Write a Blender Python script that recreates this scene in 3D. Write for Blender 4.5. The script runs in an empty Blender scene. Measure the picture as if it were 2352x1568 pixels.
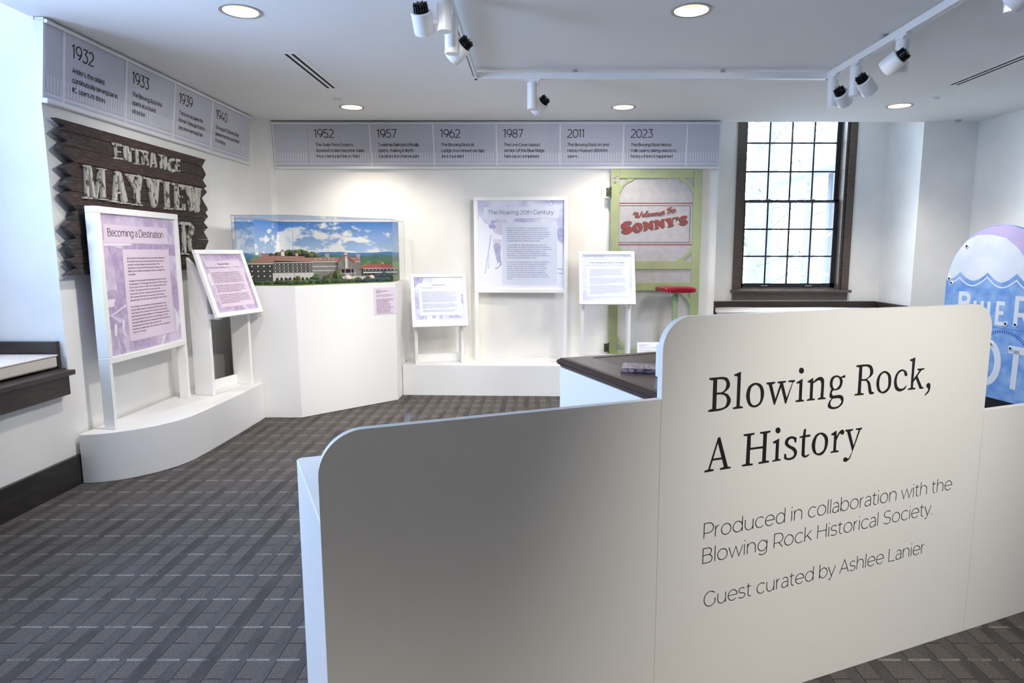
import bpy, math, random
from mathutils import Vector
from mathutils.geometry import tessellate_polygon
# tuning
REARW = 250
EXPOSURE = 0.75
SKY = 5.5
LEFTWIN = 115
BACKWIN = 330
DLEMIT = 0.34
DLW = 58
SPEMIT = 3
SPW = 48
TITLEK = 3.6
random.seed(7)
R = math.radians
scn = bpy.context.scene
COL = scn.collection
# ---------------- camera, world, exposure
cam = bpy.data.cameras.new('camera'); camo = bpy.data.objects.new('camera', cam); COL.objects.link(camo)
camo.location = (0, 0, 1.45); camo.rotation_euler = (R(90 - 7.767), 0, 0)
cam.sensor_width = 36; cam.lens = 1500 / 2352 * 36; cam.shift_x = -52 / 2352; cam.clip_start = .05; cam.clip_end = 200
scn.camera = camo
scn.view_settings.view_transform = 'Standard'; scn.view_settings.look = 'None'
scn.view_settings.gamma = 1; scn.view_settings.use_curve_mapping = False
scn.view_settings.exposure = EXPOSURE
scn.cycles.use_denoising = True
scn.cycles.max_bounces = 8; scn.cycles.diffuse_bounces = 5; scn.cycles.transparent_max_bounces = 16
scn.cycles.sample_clamp_indirect = 4; scn.cycles.caustics_reflective = False; scn.cycles.caustics_refractive = False
W = bpy.data.worlds.new('sky'); scn.world = W; W.use_nodes = True
W.node_tree.nodes['Background'].inputs[0].default_value = (.70, .84, 1, 1)
W.node_tree.nodes['Background'].inputs[1].default_value = SKY
def area(name, loc, rot, sx, sy, power, color):
    l = bpy.data.lights.new(name, 'AREA'); l.shape = 'RECTANGLE'; l.size = sx; l.size_y = sy; l.energy = power; l.color = color
    o = bpy.data.objects.new(name, l); COL.objects.link(o); o.location = loc; o.rotation_euler = rot; return o
DAY = (.36, .57, 1)
for wy in (2.55,):                     # daylight standing just outside the left window
    area('window_daylight', (-3.80, wy, 1.95), (0, R(-90), 0), 2.0, 1.3, LEFTWIN, DAY)
area('window_daylight', (2.95, 8.9, 3.9), (R(-48), 0, 0), 2.6, 1.6, BACKWIN, (.55, .76, 1))
# ---------------- helpers
def lin(c):
    return tuple(((v/255)/12.92 if v <= 10 else ((v/255+.055)/1.055)**2.4) for v in c) + (1,)
MATS = {}
def M(name, c, rough=.6, metal=0, emit=0, bump=0, bscale=200, c2=None, nscale=8, stretch=(1,1,1), spec=.5, lo=.4, hi=.6, detail=4):
    m = bpy.data.materials.new(name); m.use_nodes = True; nt = m.node_tree; b = nt.nodes['Principled BSDF']
    b.inputs['Base Color'].default_value = lin(c); b.inputs['Roughness'].default_value = rough; b.inputs['Metallic'].default_value = metal
    b.inputs['Specular IOR Level'].default_value = spec
    if emit:
        b.inputs['Emission Color'].default_value = lin(c); b.inputs['Emission Strength'].default_value = emit
    if c2 or bump:
        tc = nt.nodes.new('ShaderNodeTexCoord'); mp = nt.nodes.new('ShaderNodeMapping'); mp.inputs['Scale'].default_value = stretch
        nt.links.new(tc.outputs['Object'], mp.inputs[0])
    if c2:
        n = nt.nodes.new('ShaderNodeTexNoise'); n.inputs['Scale'].default_value = nscale; n.inputs['Detail'].default_value = detail
        nt.links.new(mp.outputs[0], n.inputs['Vector'])
        r = nt.nodes.new('ShaderNodeValToRGB'); r.color_ramp.elements[0].position = lo; r.color_ramp.elements[1].position = hi
        r.color_ramp.elements[0].color = lin(c); r.color_ramp.elements[1].color = lin(c2)
        nt.links.new(n.outputs['Fac'], r.inputs[0]); nt.links.new(r.outputs[0], b.inputs['Base Color'])
    if bump:
        n = nt.nodes.new('ShaderNodeTexNoise'); n.inputs['Scale'].default_value = bscale; nt.links.new(mp.outputs[0], n.inputs['Vector'])
        bp = nt.nodes.new('ShaderNodeBump'); bp.inputs['Strength'].default_value = bump; bp.inputs['Distance'].default_value = .002
        nt.links.new(n.outputs['Fac'], bp.inputs['Height']); nt.links.new(bp.outputs[0], b.inputs['Normal'])
    MATS[name] = m; return m
def clear(name, tint=(1,1,1,1), fac=.06):
    m = bpy.data.materials.new(name); m.use_nodes = True; nt = m.node_tree; nt.nodes.clear()
    o = nt.nodes.new('ShaderNodeOutputMaterial'); mx = nt.nodes.new('ShaderNodeMixShader'); t = nt.nodes.new('ShaderNodeBsdfTransparent')
    g = nt.nodes.new('ShaderNodeBsdfGlossy'); g.inputs['Roughness'].default_value = .02; t.inputs[0].default_value = tint
    f = nt.nodes.new('ShaderNodeLayerWeight'); f.inputs[0].default_value = .25
    ml = nt.nodes.new('ShaderNodeMath'); ml.operation = 'MULTIPLY'; ml.inputs[1].default_value = .5
    ad = nt.nodes.new('ShaderNodeMath'); ad.operation = 'ADD'; ad.inputs[1].default_value = fac
    nt.links.new(f.outputs['Fresnel'], ml.inputs[0]); nt.links.new(ml.outputs[0], ad.inputs[0]); nt.links.new(ad.outputs[0], mx.inputs[0])
    nt.links.new(t.outputs[0], mx.inputs[1]); nt.links.new(g.outputs[0], mx.inputs[2]); nt.links.new(mx.outputs[0], o.inputs[0]); return m
ORG = {}
def org(o): return ORG.get(o.name, Vector((0,0,0))) if o else Vector((0,0,0))
class MB:
    def __init__(s): s.v = []; s.f = []
    def add(s, vs, fs):
        n = len(s.v); s.v += [tuple(v) for v in vs]; s.f += [tuple(i+n for i in f) for f in fs]; return s
    def box(s, x0, x1, y0, y1, z0, z1):
        return s.obox((x0, y0, z0), (x1-x0, 0, 0), (0, y1-y0, 0), (0, 0, z1-z0))
    def obox(s, o, a, b, c):
        o, a, b, c = map(Vector, (o, a, b, c))
        vs = [o, o+a, o+a+b, o+b, o+c, o+a+c, o+a+b+c, o+b+c]
        fs = [(0,3,2,1),(4,5,6,7),(0,1,5,4),(1,2,6,5),(2,3,7,6),(3,0,4,7)]
        if a.cross(b).dot(c) < 0: fs = [f[::-1] for f in fs]
        return s.add(vs, fs)
    def bar(s, p, q, w, t, up=(0,0,1)):          # a straight bar from p to q, w wide, t thick
        p, q = Vector(p), Vector(q); d = (q-p).normalized(); up = Vector(up)
        if abs(d.dot(up)) > .98: up = Vector((1,0,0))
        a = d.cross(up).normalized()*w; b = a.cross(d).normalized()*t
        return s.obox(p-a/2-b/2, q-p, a, b)
    def poly(s, pts): return s.add(pts, [tuple(range(len(pts)))])
    def fill(s, loops, P, h):                    # filled outline with holes on plane P
        vs = [[P(a, b, h) for a, b in l] for l in loops]; flat = [v for l in vs for v in l]
        t = tessellate_polygon([[Vector((a, b, 0)) for a, b in l] for l in loops])
        return s.add(flat, t)
    def prism(s, loop, P, h0, h1, inset=0, hm=None, both=True):
        cx = sum(p[0] for p in loop)/len(loop); cy = sum(p[1] for p in loop)/len(loop); n = len(loop)
        ins = [(a+(cx-a)*inset, b+(cy-b)*inset) for a, b in loop]
        hm = h1 if hm is None else hm
        vs = [P(a, b, h0) for a, b in loop]+[P(a, b, hm) for a, b in loop]
        fs = [(i, (i+1) % n, n+(i+1) % n, n+i) for i in range(n)]
        t = tessellate_polygon([[Vector((a, b, 0)) for a, b in loop]])
        if inset:
            vs += [P(a, b, h1) for a, b in ins]; fs += [(n+i, n+(i+1) % n, 2*n+(i+1) % n, 2*n+i) for i in range(n)]
            fs += [tuple(2*n+i for i in f) for f in t]
        else: fs += [tuple(n+i for i in f) for f in t]
        if both: fs += [tuple(f)[::-1] for f in t]
        return s.add(vs, fs)
    def rev(s, p, d, prof, n=24, cap=True):      # lathe: prof = [(distance along d, radius)]
        p, d = Vector(p), Vector(d).normalized(); a = d.orthogonal().normalized(); b = d.cross(a)
        vs = []; m = len(prof)
        for k in range(n):
            t = 2*math.pi*k/n; e = a*math.cos(t)+b*math.sin(t)
            vs += [p+d*h+e*r for h, r in prof]
        fs = [(k*m+i, ((k+1) % n)*m+i, ((k+1) % n)*m+i+1, k*m+i+1) for k in range(n) for i in range(m-1)]
        if cap:
            fs.append(tuple(k*m for k in range(n))[::-1]); fs.append(tuple(k*m+m-1 for k in range(n)))
        return s.add(vs, fs)
    def cyl(s, p, d, r, h, n=24): return s.rev(p, d, [(0, r), (h, r)], n)
    def tube(s, pts, r, n=8):
        for p, q in zip(pts, pts[1:]):
            p, q = Vector(p), Vector(q); s.cyl(p, q-p, r, (q-p).length, n)
        return s
    def build(s, name, m, parent=None, smooth=False, kind=None, label=None, bevel=0):
        me = bpy.data.meshes.new(name); o0 = org(parent)
        me.from_pydata([tuple(Vector(v)-o0) for v in s.v], [], s.f); me.materials.append(m)
        o = bpy.data.objects.new(name, me); COL.objects.link(o)
        if parent: o.parent = parent
        ORG[o.name] = o0
        if smooth:
            for p in me.polygons: p.use_smooth = True
            try: me.set_sharp_from_angle(angle=R(35))
            except Exception: pass
        if bevel:
            md = o.modifiers.new('bevel', 'BEVEL'); md.width = bevel; md.segments = 2; md.limit_method = 'ANGLE'
        if kind: o['kind'] = kind
        if label: o['label'] = label
        return o
def thing(name, label, cat, loc, group=None):
    o = bpy.data.objects.new(name, None); COL.objects.link(o); o.location = loc; o.empty_display_size = .1
    o['label'] = label; o['category'] = cat
    if group: o['group'] = group
    ORG[o.name] = Vector(loc); return o
def tag(o, label, cat, group=None):
    o['label'] = label; o['category'] = cat
    if group: o['group'] = group
    return o
def struct(name, loc=(0,0,0)):
    o = bpy.data.objects.new(name, None); COL.objects.link(o); o.location = loc; o['kind'] = 'structure'; ORG[o.name] = Vector(loc); return o
def plane(o, u, v):
    o, u, v = Vector(o), Vector(u).normalized(), Vector(v).normalized(); n = u.cross(v)
    return lambda a, b, h=0: o+u*a+v*b+n*h
def smooth(pts, k=5):                            # outline points (a, b, is_smooth) to a sampled loop
    n = len(pts); out = []
    P = [Vector((p[0], p[1])) for p in pts]
    for i in range(n):
        p0, p1 = P[i], P[(i+1) % n]; s0, s1 = pts[i][2], pts[(i+1) % n][2]
        out.append((p0.x, p0.y))
        if s0 or s1:
            t0 = (p1-P[i-1])*.5 if s0 else (p1-p0); t1 = (P[(i+2) % n]-p0)*.5 if s1 else (p1-p0)
            for j in range(1, k):
                t = j/k; q = p0*(2*t**3-3*t*t+1)+t0*(t**3-2*t*t+t)+p1*(-2*t**3+3*t*t)+t1*(t**3-t*t); out.append((q.x, q.y))
    return out
# ---------------- single stroke sans alphabet (cap height 1): advance | strokes L polyline, A arc cx cy rx ry from to
G = {}
for ln in '''A .94|L .05 0 .47 1 .89 0|L .2 .32 .74 .32
B .9|L .53 0 .12 0 .12 1 .5 1|A .5 .77 .24 .23 90 -90|L .12 .54 .53 .54|A .53 .27 .27 .27 90 -90
C .98|A .55 .5 .47 .51 45 315
D 1.03|L .48 0 .12 0 .12 1 .48 1|A .48 .5 .47 .5 90 -90
E .84|L .76 1 .12 1 .12 0 .78 0|L .12 .53 .7 .53
F .8|L .76 1 .12 1 .12 0|L .12 .5 .68 .5
G 1.05|A .55 .5 .47 .51 45 325|L .94 .2 .94 .5
H .98|L .12 0 .12 1|L .86 0 .86 1|L .12 .53 .86 .53
I .26|L .13 0 .13 1
J .67|L .2 1 .55 1 .55 .3|A .3 .28 .25 .28 0 -130
K .86|L .12 0 .12 1|L .8 1 .12 .35|L .36 .58 .84 0
L .78|L .12 1 .12 0 .75 0
M 1.12|L .12 0 .12 1 .56 .3 1 1 1 0
N .98|L .12 0 .12 1 .86 0 .86 1
O 1.1|A .55 .5 .47 .51 0 360
P .86|L .12 0 .12 1 .48 1|A .48 .67 .33 .33 90 -90|L .12 .34 .48 .34
Q 1.1|A .55 .5 .47 .51 0 360|L .6 .05 .95 -.12
R .88|L .12 0 .12 1 .48 1|A .48 .67 .33 .33 90 -90|L .12 .34 .48 .34|L .5 .34 .8 0
S .84|A .42 .755 .3 .25 30 270|A .42 .255 .33 .25 90 -150
T .84|L .02 1 .82 1|L .42 1 .42 0
U .96|L .12 1 .12 .38|A .48 .38 .36 .39 180 360|L .84 .38 .84 1
V .9|L .03 1 .45 0 .87 1
W 1.4|L .04 1 .38 0 .71 1 1.04 0 1.38 1
X .84|L .04 0 .8 1|L .04 1 .8 0
Y .84|L .02 1 .42 .42 .82 1|L .42 .42 .42 0
Z .82|L .06 1 .76 1 .05 0 .78 0
a .7|A .34 .46 .26 .28 0 145|L .6 0 .6 .46|L .6 .41 .3 .41|A .3 .205 .22 .205 90 270|L .3 0 .44 .02 .6 .17
b .88|L .11 0 .11 1.05|A .46 .37 .35 .37 0 360
c .78|A .44 .37 .36 .37 45 315
d .9|L .79 0 .79 1.05|A .44 .37 .35 .37 0 360
e .86|L .08 .38 .8 .38|A .44 .37 .36 .37 0 320
f .46|L .2 0 .2 .82|A .4 .82 .2 .22 180 75|L .03 .72 .42 .72
g .9|A .44 .37 .35 .37 0 360|L .79 .74 .79 0|A .46 0 .33 .27 0 -145
h .85|L .11 0 .11 1.05|A .42 .42 .31 .32 180 0|L .73 .42 .73 0
i .23|L .11 0 .11 .73|L .11 .95 .11 1.01
j .26|L .14 .73 .14 -.1|A -.03 -.08 .17 .19 0 -90|L .14 .95 .14 1.01
k .72|L .11 0 .11 1.05|L .65 .73 .11 .25|L .3 .43 .69 0
l .23|L .11 0 .11 1.05
m 1.31|L .11 0 .11 .73|A .38 .44 .27 .3 180 0|L .65 .44 .65 0|A .92 .44 .27 .3 180 0|L 1.19 .44 1.19 0
n .85|L .11 0 .11 .73|A .42 .42 .31 .32 180 0|L .73 .42 .73 0
o .88|A .44 .37 .36 .37 0 360
p .88|L .11 .73 .11 -.27|A .46 .37 .35 .37 0 360
q .9|L .79 .73 .79 -.27|A .44 .37 .35 .37 0 360
r .48|L .11 0 .11 .73|A .42 .42 .31 .32 180 100
s .64|A .32 .555 .23 .185 30 270|A .32 .185 .26 .185 90 -150
t .5|L .2 .92 .2 .2|A .38 .2 .18 .2 180 290|L .03 .72 .42 .72
u .85|L .11 .73 .11 .32|A .42 .32 .31 .33 180 360|L .73 .73 .73 0
v .7|L .02 .73 .35 0 .68 .73
w 1.12|L .03 .73 .3 0 .56 .73 .82 0 1.09 .73
x .66|L .03 0 .62 .73|L .03 .73 .62 0
y .7|L .02 .73 .35 0|L .68 .73 .3 -.13 .22 -.25 .06 -.23
z .64|L .06 .73 .56 .73 .05 0 .58 0
0 .84|A .42 .5 .35 .51 0 360
1 .46|L .03 .85 .27 1 .27 0
2 .8|A .38 .7 .31 .31 150 -38|L .62 .51 .06 0 .74 0
3 .76|L .1 1 .66 1 .36 .61|A .36 .3 .33 .31 90 -145
4 .86|L .52 1 .04 .27 .82 .27|L .6 .55 .6 0
5 .78|L .68 1 .18 1 .12 .57 .36 .61|A .36 .3 .34 .31 90 -145
6 .82|A .41 .32 .34 .33 0 360|A .72 .36 .65 .65 110 180
7 .78|L .04 1 .72 1 .28 0
8 .8|A .4 .76 .28 .25 0 360|A .4 .26 .33 .27 0 360
9 .82|A .41 .68 .34 .33 0 360|A .1 .64 .65 .65 0 -70
. .22|L .11 0 .11 .05
, .22|L .12 .05 .05 -.14
' .2|L .12 1 .09 .78
- .4|L .06 .37 .34 .37
( .3|A .5 .4 .4 .75 140 220
) .3|A -.2 .4 .4 .75 40 -40
" .34|L .1 1 .1 .78|L .24 1 .24 .78
: .22|L .11 0 .11 .05|L .11 .65 .11 .7
% .9|A .22 .78 .16 .2 0 360|A .68 .22 .16 .2 0 360|L .75 1 .15 0'''.split('\n'):
    ch = ln[0]; ad, *st = ln[2:].split('|'); S = []
    for s in st:
        k, *v = s.split(); v = [float(x) for x in v]
        if k == 'L': S.append([(v[i], v[i+1]) for i in range(0, len(v), 2)])
        else: S.append(tuple(v))
    G[ch] = (float(ad), S)
G[' '] = (.36, [])
DECO = dict(G)
DECO['S'] = (.42, [[(-.08, -.16), (.04, -.14), (.12, 0), (.26, .85), (.34, .99), (.5, .97)]])
DECO['N'] = (.66, [[(.02, 0), (.26, 1)], [(.26, 1), (.58, 0)], [(.58, 0), (.58, 1)]])
def ribbon(mb, pts, w, P, h):
    n = len(pts)
    if n < 2: return
    pts = [Vector(p) for p in pts]; closed = (pts[0]-pts[-1]).length < 1e-6 and n > 3
    L = []; Rr = []
    for i in range(n):
        if closed and i in (0, n-1): d0 = pts[-1]-pts[-2]; d1 = pts[1]-pts[0]
        else: d0 = pts[i]-pts[i-1] if i else pts[1]-pts[0]; d1 = pts[i+1]-pts[i] if i < n-1 else d0
        if d0.length < 1e-9: d0 = d1
        if d1.length < 1e-9: d1 = d0
        d0 = d0.normalized(); d1 = d1.normalized(); m = Vector((-(d0.y+d1.y), d0.x+d1.x))
        if m.length < .05: m = Vector((-d0.y, d0.x))
        m.normalize(); c = max(.5, m.dot(Vector((-d0.y, d0.x)))); o = m*(w/2/c)
        L.append(pts[i]+o); Rr.append(pts[i]-o)
    mb.add([P(p.x, p.y, h) for p in L+Rr], [(n+i, n+i+1, i+1, i) for i in range(n-1)])
def text(mb, s, P, x, y, cap, wt, width=None, font=G, shear=0, seg=20, h=.0015, sx=1, align='l'):
    tot = sum(font.get(c, G['x'])[0] for c in s)*cap
    if width: sx = width/tot
    if align == 'c': x -= tot*sx/2
    for c in s:
        ad, S = font.get(c, G['x'])
        for si, st in enumerate(S):
            if isinstance(st, list): pts = st
            else:
                cx, cy, rx, ry, a0, a1 = st; n = max(4, int(abs(a1-a0)/seg)); pts = []
                for i in range(n+1):
                    t = R(a0+(a1-a0)*i/n); pts.append((cx+rx*math.cos(t), cy+ry*math.sin(t)))
            if len(pts) == 2 and abs(pts[0][0]-pts[1][0])+abs(pts[0][1]-pts[1][1]) < .07: k = 1.6
            else: k = 1
            ribbon(mb, [(x+(a+b*shear)*cap*sx, y+b*cap) for a, b in pts], wt*k, P, h+si*.00002)
        x += ad*cap*sx
def para(mb, lines, P, x, y, dy, cap, wt, width, h=.0015, seg=60, align='l'):
    mx = max(sum(G.get(c, G['x'])[0] for c in l) for l in lines)*cap; sx = width/mx
    for i, l in enumerate(lines):
        if l: text(mb, l, P, x+(width/2 if align == 'c' else 0), y-i*dy, cap, wt, seg=seg, h=h, sx=sx, align=align)
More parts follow.
